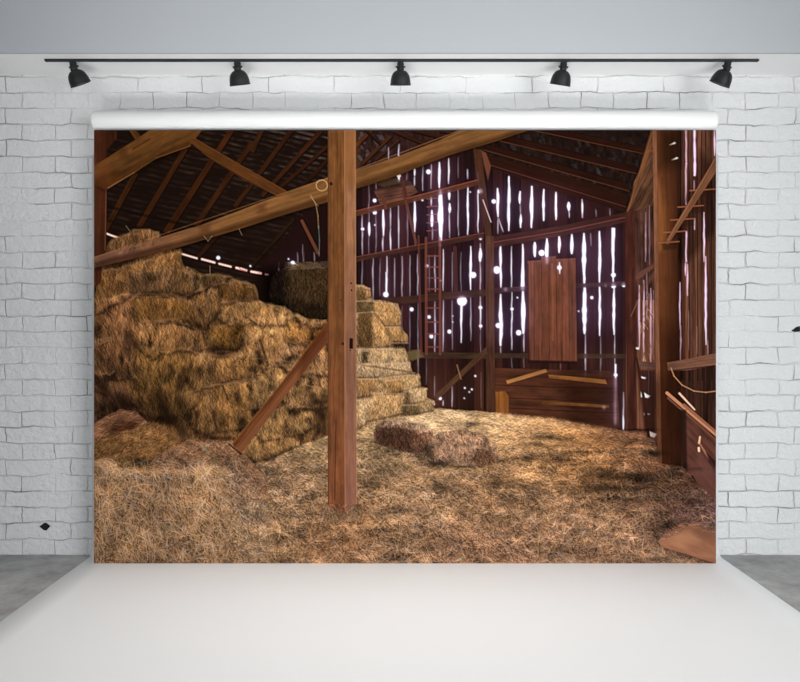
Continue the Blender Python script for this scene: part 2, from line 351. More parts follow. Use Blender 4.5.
# ---- side wall, right -----------------------------------------------------------
SW = part('printed_side_wall', 'printed boarded side wall at the right')
s, m = pmask([(626, 212), (654.5, 130), (716, 130), (716, 500), (676, 470), (655, 440), (626, 432)], .5)
x, y = GX[s], GY[s]; bi = np.floor((x-2)/7.3); bn = vnoise(bi, bi*0, 15); g = fbm(x/1.6, y/38, 31, 4)
put(s, m, C(98, 58, 40)*(.66+.5*bn+.9*(g-.5))[..., None], 1, SW)
for xx in (680.5, 688.5, 697, 701.5, 711): seg((xx, 130), (xx+1, 380), 1.1, 1.1, C(34, 16, 12), .65)
mul([(676, 130), (684, 130), (684, 380), (676, 380)], (.6, .55, .5), 2)
mul([(700, 150), (716, 170), (716, 230), (690, 260), (676, 262), (668, 244)], (.62, .58, .55), 4)
mul([(676, 366), (716, 360), (716, 440), (676, 400)], (.62, .6, .62), 3)
E[:] = 0
PK = C(240, 196, 222)
for a in [(685.9, 130, 162, 1.9, .8, 'flat'), (686, 162, 205, 2.4, .8, 'up'), (694.6, 130, 176, 3.4, 1, 'flat'), (694.2, 180, 191, 2, .55), (714.6, 130, 156, 2.6, .9), (694.6, 218, 230, 2.6, .7), (686, 231, 262, 2.2, .85, 'flat'),
          (685.4, 262, 276, 2.2, .9), (704.2, 212, 262, 2.6, .9), (705.8, 256, 345, 3.6, 1), (707.5, 340, 356, 1.4, .6), (679.8, 282, 330, 2.6, .8), (680.6, 325, 362, 2.2, .8), (687.4, 264, 296, 2.4, .8), (688.6, 310, 350, 1, .4), (697, 326, 354, 1, .4)]: slit(*a)
daylight(PK)
PG = blur(E, 2.5)[..., None]*.35; IMG[:] = 1-(1-IMG)*(1-PG*C(170, 90, 140))
# space between corner post and tall right post
wood([(634, 205), (655, 170), (655, 300), (634, 300)], C(84, 48, 36), 88, SW, amp=.5, gw=1.5)
wood([(634, 182), (655, 140), (655, 205), (628, 213)], C(98, 58, 36), -62, SW, amp=.5)
E[:] = 0
for a in [(645.6, 212, 262, 2, .6), (649.5, 205, 265, 1.4, .4), (639.2, 285, 348, 2.6, .9), (643.8, 280, 362, 2.4, .85), (647, 272, 320, 1.6, .6), (650.8, 288, 362, 2.6, .8), (653.2, 290, 360, 1.4, .5), (648.8, 370, 395, 2.6, .75), (652.6, 370, 396, 1.4, .5)]: slit(*a)
daylight(C(225, 180, 205))
poly([(638, 290), (655, 270), (655, 276), (640, 296)], C(110, 62, 50), .5, 1)
for k in range(24):
    xx = 641+rng.rand()*10; yy = 290+rng.rand()*70; seg((xx, yy), (xx+rng.randn()*3, yy+6), .8, .8, C(200, 150, 110) if k % 2 else C(90, 40, 34), .6)
wood([(632, 277), (655, 262), (655, 267), (634, 283)], C(112, 62, 48), -30, part('printed_rail', 'printed rail behind the corner post'))
wood([(634, 360), (655, 363), (655, 369), (635, 366)], C(112, 72, 58), 5, part('printed_rail', 'printed short rail beside the tall right post'))
poly([(637, 370), (655, 370), (655, 432), (645, 432)], C(44, 22, 18), .75, 1.5)
for pts, c in (((( 633, 347), (639, 347.5), (639, 349.5), (632, 349)), C(255, 245, 240)), (((640, 376), (646, 377.5), (645, 379), (640, 378)), C(230, 215, 225)),
               (((641, 392), (645, 393), (650, 396), (648, 398), (641, 397)), C(250, 242, 242)), (((644, 413), (650, 414), (646, 415.5), (644, 415)), C(200, 170, 170)), (((647, 429), (651, 432), (657, 434), (654, 438), (649, 436)), C(240, 222, 226))):
    poly(list(pts), c, .95, .7)
poly([(648, 436), (655, 438), (657, 444), (650, 443)], C(110, 84, 84), .9, 1)
p = part('printed_leaning_ladder', 'printed leaning ladder edge beside the corner post')
seg((636.5, 358), (645, 405), 2.2, 3, C(60, 28, 20), 1, pid=p); seg((645, 405), (649, 440), 3, 3.4, C(58, 27, 20), 1, pid=p)
p = part('printed_post', 'printed corner post where back and side wall meet')
wood([(625.5, 212), (634.5, 206), (636, 300), (636, 430), (628, 432), (625.5, 300)], C(80, 36, 26), 90, p, amp=.3)
seg((640, 296), (631, 316), .9, .9, C(150, 100, 80), .6)
p = part('printed_wall_plate', 'printed wall plate rising to the roof at the right')
wood([(626.5, 213), (651, 130), (656, 130), (654, 140), (631, 206)], C(122, 68, 36), -70, p)
seg((647, 152), (654, 150), 2, 2, C(130, 70, 34), .8); seg((628, 211), (652, 133), .8, .8, C(160, 98, 58), .5)
# tall right post
p = part('printed_post', 'printed tall square post near the right side wall')
wood([(656, 130), (676.5, 130), (678, 260), (681.5, 466), (659.5, 466), (656.5, 300)], C(122, 62, 30), 90, p, amp=.16, gw=2.4, col2=C(62, 28, 14), axis=((659, 0), (679, 0)))
mul([(656, 128), (680, 128), (680, 165), (656, 168)], (.6, .58, .5), 8)
s, m = pmask([(657.5, 180), (662, 192), (667, 232), (664, 250), (658, 250)], 4); put(s, m, C(182, 112, 50), .35)
mul([(656, 330), (682, 330), (682, 468), (656, 468)], (.68, .6, .55), 14)
wood([(652.5, 130), (656.5, 130), (658.5, 300), (662, 466), (657.5, 464), (655, 300)], C(144, 84, 54), 90, None, amp=.2)
IDS[pmask([(653, 130), (657, 130), (662, 466), (658, 464)], .5)[0]][pmask([(653, 130), (657, 130), (662, 466), (658, 464)], .5)[1] > .5] = p
mul([(653, 380), (664, 380), (664, 468), (653, 468)], (.66, .58, .55), 10)
for (xx, yy) in ((674.5, 142), (676.8, 157)): poly([(xx-5, yy+3), (xx, yy), (xx+1.5, yy+1), (xx, yy+2)], C(240, 225, 215), .85, .6)
# diagonal timber on the side wall
p = part('printed_brace', 'printed diagonal timber across the right side wall')
for k, (ax, ay, bx) in enumerate(((716, 189, 698), (703.5, 205.5, 686), (695, 218.5, 679), (686, 231, 672), (679, 241.5, 667))):
    poly([(ax-18, ay+1), (ax, ay-1), (ax-1, ay+7), (bx-4, ay+9)], C(40, 20, 14), .55, 1.5); seg((bx-8, ay+1.6), (ax, ay), 1.6, 1.2, C(140, 78, 48), .85)
wood([(716, 157), (716, 172), (668, 244.5), (665, 243), (672, 230)], C(128, 74, 46), -56, p, amp=.22)
seg((716, 157), (668, 240), 1, 1, C(165, 105, 70), .5)
# horizontal timber, rope, loose boards
p = part('printed_rail', 'printed horizontal rail on the right side wall')
wood([(667, 362.5), (690, 358.5), (716, 353), (716, 365), (690, 370), (668, 371)], C(136, 82, 58), -8, p, amp=.22)
seg((668, 371), (716, 365.5), 1, 1, C(40, 20, 16), .8)
rp = [(671, 368), (674, 376), (682, 385), (694, 391), (706, 392.4), (716, 391)]
pline(rp, 1.1, C(176, 122, 84), .9, part('printed_rope', 'printed rope sagging from the rail'))
p = part('printed_panel', 'printed big reddish board panel against the side wall')
wood([(684, 412), (690, 410), (716, 440), (716, 500), (700, 488), (684, 468)], C(104, 56, 42), 50, p, amp=.25, gw=3)
s, m = pmask([(690, 470), (700, 455), (716, 468), (716, 500)], 5); put(s, m, C(125, 78, 70), .4)
seg((684, 412), (684, 468), 2, 2, C(150, 90, 50), .35)
for a, b, w, c in (((667, 393), (716, 435), 3.2, C(196, 128, 88)), ((668, 398), (716, 440), 2.2, C(110, 62, 44)), ((679.5, 393.5), (694.5, 409.5), 2.2, C(228, 178, 150)), ((684, 405), (716, 432), 3, C(150, 90, 62))):
    seg(a, b, w, w*.8, c, .95, pid=part('printed_loose_board'))
seg((700, 444), (716, 470), 1.5, 2.2, C(170, 104, 76), .9)
seg((700, 437), (699, 443), 2, 2, C(225, 170, 130)); seg((698.8, 448), (699, 451), 2.4, 2.2, C(240, 190, 150)); seg((692, 477), (698, 486), 3, 2, C(20, 10, 8)); seg((691, 478), (695, 484), 1.4, 1, C(210, 120, 60), .8)
poly([(706, 452), (716, 462), (716, 472), (709, 462)], C(36, 18, 16), .8, 1)
poly([(680, 410), (686, 410), (687, 470), (682, 470)], C(26, 13, 10), .75, 1.2)

# ---- straw floor --------------------------------------------------------------------
FL = part('printed_straw_floor', 'printed barn floor strewn with loose straw')
floor = [(94, 430), (240, 420), (356, 412), (434, 408), (509, 414), (560, 419), (618, 430), (638, 431), (655, 442), (659, 464), (682, 466), (700, 487), (716, 499), (716, 566), (94, 566)]
s, mF = pmask(floor, .8, 1.2)
x, y = GX[s], GY[s]
pts = np.array([ # x, y, r, g, b : tones of the straw
 (110,560,128,92,56),(160,560,140,104,66),(220,555,146,106,68),(280,550,150,110,72),(340,550,146,100,64),(400,555,150,110,76),(460,555,150,106,74),(520,555,148,106,76),(580,555,150,108,76),(640,560,140,100,72),
 (240,500,144,108,74),(300,500,150,112,76),(370,505,150,108,70),(420,500,158,118,82),(480,500,150,108,72),(540,500,154,112,76),(600,510,152,112,80),(650,500,124,86,60),(690,500,100,64,50),(710,512,104,72,70),
 (260,470,150,112,78),(310,460,158,120,82),(375,460,160,124,84),(430,475,158,118,80),(500,470,168,122,78),(545,465,170,120,74),(580,480,146,98,56),(620,485,118,78,46),(660,480,104,68,46),
 (300,440,168,132,86),(340,430,190,152,100),(365,440,172,138,94),(440,420,206,168,124),(480,415,214,172,118),(520,425,222,170,116),(555,430,206,150,94),(520,445,198,148,96),(580,440,178,120,66),(610,445,160,106,56),(560,455,170,118,66),
 (640,450,146,96,58),(625,434,120,80,66),(650,462,100,64,44),(600,465,128,84,42),(630,460,138,90,54),(672,470,70,42,30), (460,445,190,148,104)], float)
d2 = (x[..., None]-pts[:, 0])**2+((y[..., None]-pts[:, 1])*1.6)**2
w = np.exp(-d2/(2*24.0**2))+1e-9/(1+d2)
base = (w[..., None]*pts[:, 2:]).sum(2)/w.sum(2)[..., None]/255
n = fbm(x/16, y/6, 61, 4)
put(s, mF, np.clip(base*(.72+.55*n)[..., None], 0, 1), 1, FL)
FM = full(floor, .8, 1.2)
# humps and hollows of the straw
def hump(cx, cy, rx, ry, f, soft=1.0):
    s = box([(cx-rx*2, cy-ry*2), (cx+rx*2, cy+ry*2)], 1)
    q = ((GX[s]-cx)/rx+DX[s]*.8)**2+((GY[s]-cy)/ry+DY[s]*.8)**2
    k = np.exp(-q*1.2)[..., None]; f = f**1.3; IMG[s] = np.clip(IMG[s]*(1+(np.array(f)-1)*k), 0, 1)
for a in [(470, 424, 10, 3, .62), (545, 436, 16, 2.6, .68), (535, 444, 10, 2, .74), (556, 460, 10, 3, .6), (572, 448, 26, 3, 1.15), (590, 456, 30, 3, 1.12), (600, 472, 26, 6, .72), (640, 476, 22, 7, .7), (620, 488, 26, 3, .66), (590, 487, 40, 3, 1.0),
          (575, 470, 20, 2, 1.2), (640, 440, 14, 3, .8), (652, 453, 10, 3, .58), (640, 430, 16, 1.5, .55), (638, 447, 16, 2, 1.25), (500, 478, 22, 4, .8), (540, 484, 26, 5, .78), (520, 500, 20, 4, .85), (440, 486, 14, 5, .72), (372, 484, 8, 6, .62), (366, 480, 9, 3, .75), (344, 505, 18, 8, .75),
          (360, 520, 16, 4, .78), (300, 500, 24, 7, .86), (270, 520, 30, 6, .85), (250, 480, 20, 4, .85), (390, 540, 18, 5, .8), (455, 545, 30, 6, .85), (500, 520, 30, 5, .86), (560, 530, 24, 4, .88), (570, 550, 26, 6, .8), (610, 520, 24, 5, 1.14), (600, 540, 20, 8, 1.12), (640, 500, 30, 5, .8),
          (660, 512, 18, 4, .7), (700, 510, 14, 5, .8), (420, 450, 40, 3, .9), (385, 455, 22, 5, .82), (445, 465, 40, 4, .78), (400, 445, 26, 5, .62), (470, 466, 24, 3, .6), (660, 535, 10, 20, .85), (394, 552, 6, 4, .7)]:
    hump(*a)
for k in range(170):
    cx = 240+rng.rand()*460; cy = 450+rng.rand()*112; hump(cx, cy, 6+rng.rand()*14, 1.5+rng.rand()*3.5, .6+rng.rand()*.72)
per = lambda px, py: 3.0+np.clip((py-412)/150, 0, 1)*10
CUT = ((GY < 470)*1.0)*FM; CUT2 = ((GY >= 445)*1.0)*FM
straw(FM*(GY < 455), 5000, 0, 30, per, w=.45, lo=.5, hi=1.5, layers=4, op=.8)
straw(FM*(GY >= 448)*(GY < 500), 4200, 10, 42, per, w=.45, lo=.42, hi=1.7, layers=5, op=.85)
straw(FM*(GY >= 490), 3600, 15, 55, per, w=.45, lo=.35, hi=1.8, layers=6, op=.88)
straw(FM*(GY >= 450), 700, 10, 60, per, w=.5, lo=1.5, hi=2.4, layers=3, op=.9, curve=.3)

IMG[:] = IMG*(1-FM[..., None]+FM[..., None]*np.array((.99, .965, .95)))
nf_ = fbm(GX/11, GY/5, 201, 3)*.6+fbm(GX/30, GY/10, 202, 2)*.4
IMG[:] = IMG*(1-FM[..., None]+FM[..., None]*(.62+.76*nf_)[..., None])
for a in [(545, 438, 18, 2.4, .7), (560, 446, 26, 2, .75), (590, 452, 26, 1.6, .78), (575, 458, 20, 1.5, 1.2), (590, 466, 24, 1.6, 1.22), (600, 476, 28, 4, .72), (625, 468, 10, 5, 1.12), (640, 478, 18, 5, .72), (600, 490, 40, 3, .8), (500, 424, 26, 6, 1.12), (470, 418, 20, 4, 1.1), (560, 430, 30, 3, 1.1), (440, 487, 12, 5, .75), (652, 454, 10, 3, .6), (690, 500, 14, 10, .8)]: hump(*a)
# ---- hay stack -------------------------------------------------------------------------
HS = part('printed_hay_stack', 'printed stack of hay bales filling the left half of the barn')
# dark bales at the back
p = part('printed_hay_bale', 'printed dark hay bales in shadow behind the stack')
dk = [(272, 276), (288, 266), (300, 262), (316, 262), (328, 265), (328, 322), (290, 322), (268, 306)]
poly(dk, C(58, 38, 18), 1, .8, 1.5, pid=p); mul([(262, 270), (285, 268), (288, 312), (262, 305)], (.3, .25, .3), 6); mul([(270, 300), (328, 304), (328, 325), (270, 325)], (.5, .45, .4), 4)
M = full(dk, 1, 1.5); straw(M, 1500, 88, 22, 5, lo=.5, hi=1.6, layers=3)
straw(full([(285, 262), (328, 261), (328, 268), (284, 270)], 1), 200, 0, 30, 6, lo=1.2, hi=2.2, layers=1)
stack = [(94, 300), (100, 275), (104, 256), (109, 243), (118, 238), (126, 234), (134, 230), (148, 229), (158, 233), (161, 240), (170, 249), (176, 249), (181, 259), (184, 267), (195, 269), (201, 274), (218, 274), (231, 277), (240, 281), (254, 285), (257, 290), (258, 300),
         (264, 303), (270, 305), (285, 307), (291, 312), (296, 318), (308, 319), (328, 320), (328, 435), (300, 445), (250, 464), (200, 470), (94, 470)]
poly(stack, C(128, 92, 50), 1, .8, 1.2, pid=HS)
SM = full(stack, .8, 1.2)
# bales: outline, tone, (label)
B = [
 ([(100,258),(112,240),(134,231),(158,232),(162,244),(130,262),(104,270)], (98,66,36)),
 ([(94,300),(104,270),(140,262),(180,250),(184,268),(205,290),(176,297),(130,296),(96,316)], (122,84,42)),
 ([(130,272),(175,266),(186,296),(130,294)], (104,76,46)),
 ([(96,300),(130,292),(136,316),(140,380),(110,380),(96,330)], (134,92,54)),
 ([(130,295),(176,295),(192,300),(196,318),(178,324),(136,322)], (122,84,36)),
 ([(178,268),(200,274),(206,288),(190,298),(176,292)], (112,82,46)),
 ([(201,274),(230,276),(226,282),(205,290)], (78,56,28)),
 ([(196,290),(222,280),(220,310),(206,330),(194,322),(190,300)], (132,94,50)),
 ([(219,280),(240,281),(254,286),(257,300),(222,303)], (92,62,26)),
 ([(222,301),(258,301),(290,310),(282,326),(230,326),(216,318)], (150,112,62)),
 ([(210,324),(244,322),(244,344),(236,350),(210,350),(206,336)], (116,80,28)),
 ([(244,318),(292,316),(300,352),(280,366),(250,372),(242,345)], (172,128,74)),
 ([(284,320),(318,326),(322,336),(306,345),(286,342)], (186,128,58)),
 ([(292,312),(310,320),(328,322),(328,330),(300,326)], (132,96,50)),
 ([(282,343),(328,340),(328,375),(290,375),(276,362)], (176,132,86)),
 ([(138,320),(180,322),(196,336),(206,352),(180,352),(150,358),(134,346)], (158,112,62)),
 ([(134,346),(180,348),(206,354),(200,400),(182,420),(150,420),(130,400)], (122,88,40)),
 ([(204,352),(250,352),(256,378),(222,384),(196,392),(184,380),(196,358)], (130,94,50)),
 ([(184,392),(222,384),(262,376),(268,400),(262,424),(200,438),(186,420)], (136,98,50)),
 ([(250,370),(300,360),(300,372),(262,410),(250,412)], (150,116,68)),
 ([(276,390),(300,372),(328,366),(328,408),(300,410),(290,412)], (160,120,72)),
 ([(256,418),(286,404),(314,406),(318,424),(300,436),(262,440),(250,432)], (140,108,62)),
 ([(250,430),(290,436),(300,446),(256,462),(242,456)], (150,114,66)),
 ([(94,372),(114,372),(134,400),(150,418),(120,424),(94,430)], (104,72,46)),
 ([(94,340),(112,336),(118,372),(94,384)], (104,70,42)),
]
EDGE_D = []; EDGE_U = []
import math
def bale(pts, c, rough=2.5, k=1.0):
    s, m = pmask(pts, 1.4, rough); pid = part('printed_hay_bale')
    y0 = min(q[1] for q in pts); y1 = max(q[1] for q in pts)
    t = np.clip((GY[s]-y0)/(y1-y0), 0, 1)
    inner = full(pts, 5, rough)[s]
    f = (1.26-.52*t*k)*(.70+.34*inner)
    put(s, m, np.clip(C(*c)*f[..., None], 0, 1), .92, pid)
    cx_ = sum(q[0] for q in pts)/len(pts); cy_ = sum(q[1] for q in pts)/len(pts)
    for q0, q1 in zip(pts, pts[1:]+pts[:1]):
        mx_, my_ = (q0[0]+q1[0])/2, (q0[1]+q1[1])/2; ln_ = math.hypot(q1[0]-q0[0], q1[1]-q0[1])+1e-6
        nx_, ny_ = (q1[1]-q0[1])/ln_, -(q1[0]-q0[0])/ln_
        if nx_*(mx_-cx_)+ny_*(my_-cy_) < 0: nx_, ny_ = -nx_, -ny_
        if ny_ > .45: EDGE_D.append((q0, q1))
        elif ny_ < -.6: EDGE_U.append((q0, q1))
for pp, c in B: bale(pp, c)
def wob(q0, q1, n=5):
    P_ = []
    for i in range(n+1):
        t_ = i/n; P_.append((q0[0]+(q1[0]-q0[0])*t_+rng.randn()*.6, q0[1]+(q1[1]-q0[1])*t_+rng.randn()*1.2))
    return P_
for q0, q1 in EDGE_D:
    P_ = wob(q0, q1)
    for a_, b_ in zip(P_[:-1], P_[1:]): seg(a_, b_, 2+rng.rand()*2.5, 2, C(34, 20, 12), .3+.4*rng.rand(), soft=1.6)
for q0, q1 in EDGE_U:
    P_ = wob((q0[0], q0[1]+2), (q1[0], q1[1]+2))
    for a_, b_ in zip(P_[:-1], P_[1:]): seg(a_, b_, 3, 3, C(206, 160, 104), .12+.3*rng.rand(), soft=1.6)
n = fbm(GX/9, GY/9, 71, 4); n2 = fbm((GX+DX*10)/2.4, GY/11, 72, 3); n3 = fbm(GX/5, GY/4, 73, 3)
IMG[:] = np.where(SM[..., None] > .3, np.clip(IMG*np.clip((.72+.56*n)*(.62+.76*n2)*(.76+.48*n3), .2, 1.7)[..., None]*1.04, 0, 1), IMG)
for k in range(150):
    cx = 96+rng.rand()*232; cy = 262+rng.rand()*180; hump(cx, cy, 1.5+rng.rand()*3, 2+rng.rand()*5, .35+rng.rand()*.4) if SM[min(PH-1, int((cy-Y0)*SX)), int((cx-X0)*SX)] > .5 else None
mul([(94, 395), (150, 395), (190, 425), (94, 430)], (.75, .7, .68), 8)
straw(SM*(GX < 215), 3400, lambda px, py: np.where(px < 150, 78, 92), 22, 9, w=.42, lo=.42, hi=1.75, layers=6, op=.8, curve=.8)
straw(SM*(GX >= 205), 2800, 84, 30, 7, w=.42, lo=.45, hi=1.7, layers=6, op=.8, curve=.8)
# crevices between bales
for q0, q1 in EDGE_D:
    P_ = wob(q0, q1)
    for a_, b_ in zip(P_[:-1], P_[1:]): seg(a_, b_, 1.2+rng.rand()*2, 1.2, C(40, 24, 14), .25+.3*rng.rand(), soft=1.3)
for q0, q1 in EDGE_U:
    P_ = wob((q0[0], q0[1]+1.5), (q1[0], q1[1]+1.5))
    for a_, b_ in zip(P_[:-1], P_[1:]): seg(a_, b_, 1.6, 1.2, C(196, 152, 104), .1+.3*rng.rand(), soft=1.0)
def crev(pts, w, a=.75, c=C(32, 18, 12)):
    for q0, q1 in zip(pts[:-1], pts[1:]): seg(q0, q1, w, w*.8, c, a*.6, soft=w*.5)
for pts, w in (([(176, 324), (186, 326), (194, 330)], 2), ([(199, 310), (204, 318)], 4), ([(193, 325), (199, 327)], 5), ([(213, 352), (222, 354), (232, 352)], 7), ([(203, 333), (206, 345)], 2.5), ([(130, 336), (135, 344)], 7), ([(94, 334), (100, 328)], 7), ([(96, 378), (100, 386)], 6), ([(104, 388), (112, 396)], 8),
               ([(120, 398), (128, 406), (138, 404)], 8), ([(184, 370), (180, 386)], 6), ([(158, 394), (164, 408), (170, 420)], 9), ([(182, 430), (188, 436)], 9), ([(198, 432), (212, 438), (230, 438)], 3.5), ([(150, 418), (164, 420), (176, 424)], 7), ([(313, 408), (322, 416), (324, 430)], 9), ([(316, 402), (326, 402)], 5), ([(314, 440), (318, 432)], 3.5),
               ([(258, 352), (262, 362)], 4), ([(262, 300), (268, 306)], 2), ([(312, 395), (316, 402)], 5), ([(264, 372), (270, 380)], 5), ([(248, 386), (252, 390)], 3), ([(260, 340), (264, 352), (268, 366)], 2.2), ([(170, 366), (174, 372)], 4), ([(222, 384), (228, 400)], 1.6), ([(205, 292), (210, 286), (222, 281)], 1.6), ([(196, 412), (196, 426)], 3), ([(214, 412), (216, 430)], 3),
               ([(94, 390), (106, 396)], 3), ([(94, 414), (104, 408)], 3), ([(288, 344), (296, 362)], 1.6), ([(318, 376), (320, 386)], 3), ([(250, 320), (256, 324)], 2)):
    crev(pts, w, 1.0)
# pale rims along bale tops
def rim(pts, n=60, c=1.5, ln=7):
    for q0, q1 in zip(pts[:-1], pts[1:]):
        M = np.zeros((PH, PW)); s = box([q0, q1], 4)
        ex, ey = q1[0]-q0[0], q1[1]-q0[1]
        t = np.clip(((GX[s]-q0[0])*ex+(GY[s]-q0[1])*ey)/(ex*ex+ey*ey+1e-9), 0, 1); d = np.hypot(GX[s]-q0[0]-t*ex, GY[s]-q0[1]-t*ey)
        M[s] = np.clip(1.6-d, 0, 1)
        straw(M, max(6, int(n*np.hypot(ex, ey)/50)), np.degrees(np.arctan2(ey, ex)), 14, ln, w=.4, lo=1.0, hi=c, layers=2, curve=.6, op=.6)
for pts in ([(110, 300), (122, 294), (140, 294), (170, 294), (184, 298)], [(140, 322), (160, 320), (184, 318)], [(222, 302), (240, 300), (258, 301)], [(200, 388), (222, 384), (250, 379), (262, 377)], [(180, 298), (200, 290), (215, 284)],
            [(201, 274), (222, 275), (232, 277), (254, 285), (258, 298)], [(196, 352), (222, 356), (240, 352), (246, 336)], [(120, 236), (134, 230), (150, 229), (160, 235)], [(264, 303), (285, 307), (294, 316)], [(104, 256), (110, 243)], [(94, 346), (108, 340)],
            [(272, 310), (276, 324), (284, 344), (300, 356)], [(252, 358), (270, 360), (296, 362)], [(284, 340), (300, 344), (312, 344)], [(110, 384), (116, 400), (122, 412)], [(120, 300), (122, 330), (124, 345)], [(306, 385), (320, 388)], [(296, 424), (306, 436)], [(300, 370), (312, 378)], [(140, 344), (146, 356)], [(130, 300), (140, 292)]):
    rim(pts)
hump(146, 336, 10, 8, 1.25); hump(300, 330, 16, 8, 1.08); hump(270, 320, 20, 10, 1.08); hump(320, 350, 10, 12, 1.1); hump(170, 410, 20, 14, .78); hump(112, 405, 18, 10, .75); hump(290, 375, 14, 6, 1.1)

# stack right of the post
RS = part('printed_hay_stack', 'printed stepped hay bales right of the tall post')
rs = [(350, 284), (363, 285), (369, 288), (371, 296), (374, 300), (388, 302), (398, 304), (401, 312), (400, 328), (407, 334), (408, 342), (404, 346), (409, 360), (412, 372), (420, 374), (421, 386), (427, 388), (427, 397), (434, 401), (433, 411), (410, 416), (382, 420), (356, 432), (350, 432)]
poly(rs, C(165, 132, 84), 1, .7, 1, pid=RS)
B2 = [([(356,285),(364,285),(366,299),(356,300)], (104,76,38)), ([(363,286),(370,288),(371,297),(366,299)], (196,138,80)), ([(356,300),(374,300),(374,312),(356,312)], (88,68,36)), ([(374,301),(392,303),(400,312),(400,326),(385,326),(374,312)], (166,124,68)),
      ([(358,312),(373,311),(372,348),(357,348)], (84,60,28)), ([(372,311),(385,313),(386,326),(392,346),(374,348),(372,330)], (190,142,80)), ([(386,326),(400,326),(408,338),(404,346),(392,344)], (158,118,62)), ([(392,342),(408,342),(406,348),(394,348)], (40,24,16)),
      ([(356,348),(404,348),(410,372),(356,364)], (168,138,90)), ([(362,350),(368,350),(367,362),(362,362)], (66,52,28)), ([(356,364),(410,362),(410,374),(384,377),(356,378)], (180,150,104)), ([(356,378),(380,378),(372,396),(356,398)], (150,110,60)), ([(380,377),(410,374),(420,376),(421,386),(400,392),(384,394)], (176,142,86)),
      ([(386,380),(402,378),(404,394),(388,394)], (152,112,58)), ([(372,392),(404,393),(402,414),(366,422)], (180,140,84)), ([(356,400),(374,398),(366,424),(356,430)], (188,154,104)), ([(402,404),(418,404),(418,414),(402,415)], (84,68,38)), ([(404,388),(427,388),(427,400),(412,404)], (186,154,102)), ([(418,398),(434,401),(433,411),(418,413)], (158,128,80)), ([(404,390),(408,390),(410,404),(404,404)], (92,70,40))]
nD_, nU_ = len(EDGE_D), len(EDGE_U)
for pp, c in B2: bale(pp, c, 1, .7)
RM = full(rs, .7, 1)
n = fbm(GX/4, GY/6, 75, 3); IMG[:] = np.where(RM[..., None] > .3, np.clip(IMG*(.78+.44*n)[..., None], 0, 1), IMG)
straw(RM, 1500, 88, 28, 4.2, w=.45, lo=.5, hi=1.5, layers=5, op=.8)
for q0, q1 in EDGE_D[nD_:]: seg(q0, q1, 1.6, 1.2, C(52, 34, 20), .5, soft=1.0)
for q0, q1 in EDGE_U[nU_:]: seg((q0[0], q0[1]+1), (q1[0], q1[1]+1), 1.5, 1.2, C(226, 194, 150), .45, soft=.8)
for pts in ([(356, 299), (374, 300)], [(358, 312), (372, 311)], [(356, 364), (380, 363)], [(380, 377), (406, 374)], [(356, 348), (374, 350)]): rim(pts, 30, 1.4, 5)

for MM, f in ((SM, (.95, .87, .81)), (RM, (1.0, .95, .97))):
    IMG[:] = IMG*(1-MM[..., None]+MM[..., None]*np.array(f))
# loose heaps at the left foreground
def heap(pts, c, lab, ang=20, spread=35, ln=7, nm='printed_hay_heap', hi=1.5, n=900, layers=5, rough=1.2):
    p = part(nm, lab); poly(pts, C(*c)*np.array([1.08, 1.0, 1.0]), 1, .9, rough, pid=p); M = full(pts, .9, rough)
    n2 = fbm(GX/9, GY/6, rng.randint(999), 4)*.6+.4*fbm(GX/4, GY/4, rng.randint(999), 3); IMG[:] = np.where(M[..., None] > .3, np.clip(IMG*(.45+1.1*n2)[..., None], 0, 1), IMG)
    return M
M = heap([(94,424),(104,418),(120,410),(134,411),(142,418),(150,424),(130,432),(94,440)], (138, 96, 62), 'printed hay heap with pale edge at the left rim'); mul([(108,430),(118,422),(134,420),(140,430),(115,436)],(.6,.5,.4),3); straw(M, 700, -18, 24, 7, lo=.5, hi=1.4, layers=4)
M = heap([(94,440),(110,434),(130,430),(146,424),(157,423),(165,428),(178,444),(172,456),(140,466),(94,470)], (130, 92, 48), 'printed rounded hay bale tipped over in front of the stack'); hump(164,434,10,8,1.15); hump(140,462,24,5,.5); hump(100,452,12,8,.8); straw(M, 1600, -30, 34, 6, lo=.5, hi=1.4, layers=5)
M = heap([(150,464),(170,448),(190,440),(210,440),(238,442),(248,458),(262,474),(270,500),(236,500),(200,474),(160,472)], (142, 104, 70), 'printed low hay mound below the brace'); hump(185,462,10,4,.65); hump(228,462,12,8,.62); hump(216,440,30,2.4,.85); straw(M, 1500, 10, 45, 6, lo=.5, hi=1.45, layers=5)
fb = [(94,462),(104,458),(112,460),(124,470),(150,470),(176,470),(196,466),(214,464),(224,472),(232,492),(238,512),(240,540),(244,566),(94,566)]
M = heap(fb, (142, 106, 66), 'printed big hay bale in the left foreground')
for a in [(112,466,14,6,1.18),(150,472,30,4,1.2),(210,470,20,6,1.2),(170,482,18,7,.86),(105,500,10,10,1.05),(150,510,30,12,.86),(110,540,14,16,.82),(180,545,20,10,.72),(140,560,30,6,.75),(205,500,14,18,1.12),(222,540,12,14,.9),(198,556,12,8,.9),(180,520,16,8,.92)]: hump(*a)
straw(M*(GY < 482), 1400, 10, 30, 10, w=.45, lo=.5, hi=1.7, layers=4, op=.85, curve=.4)
straw(M*(GY >= 474), 2600, 78, 46, 11, w=.45, lo=.35, hi=1.8, layers=6, op=.88, curve=.4)
straw(full([(94, 460), (240, 462), (262, 500), (268, 566), (94, 566)], 8), 520, 70, 50, 12, w=.5, lo=1.5, hi=2.5, layers=3, op=.9, curve=.3)
straw(full([(225, 470), (262, 476), (266, 566), (228, 566)], 8), 700, 40, 60, 9, w=.5, lo=.5, hi=1.6, layers=4, op=.9, curve=.4)
pline([(156, 499), (163, 498), (172, 496.5)], .9, C(92, 110, 70), .5); seg((164, 528), (168, 527), 2.4, 2, C(108, 112, 84), .7)
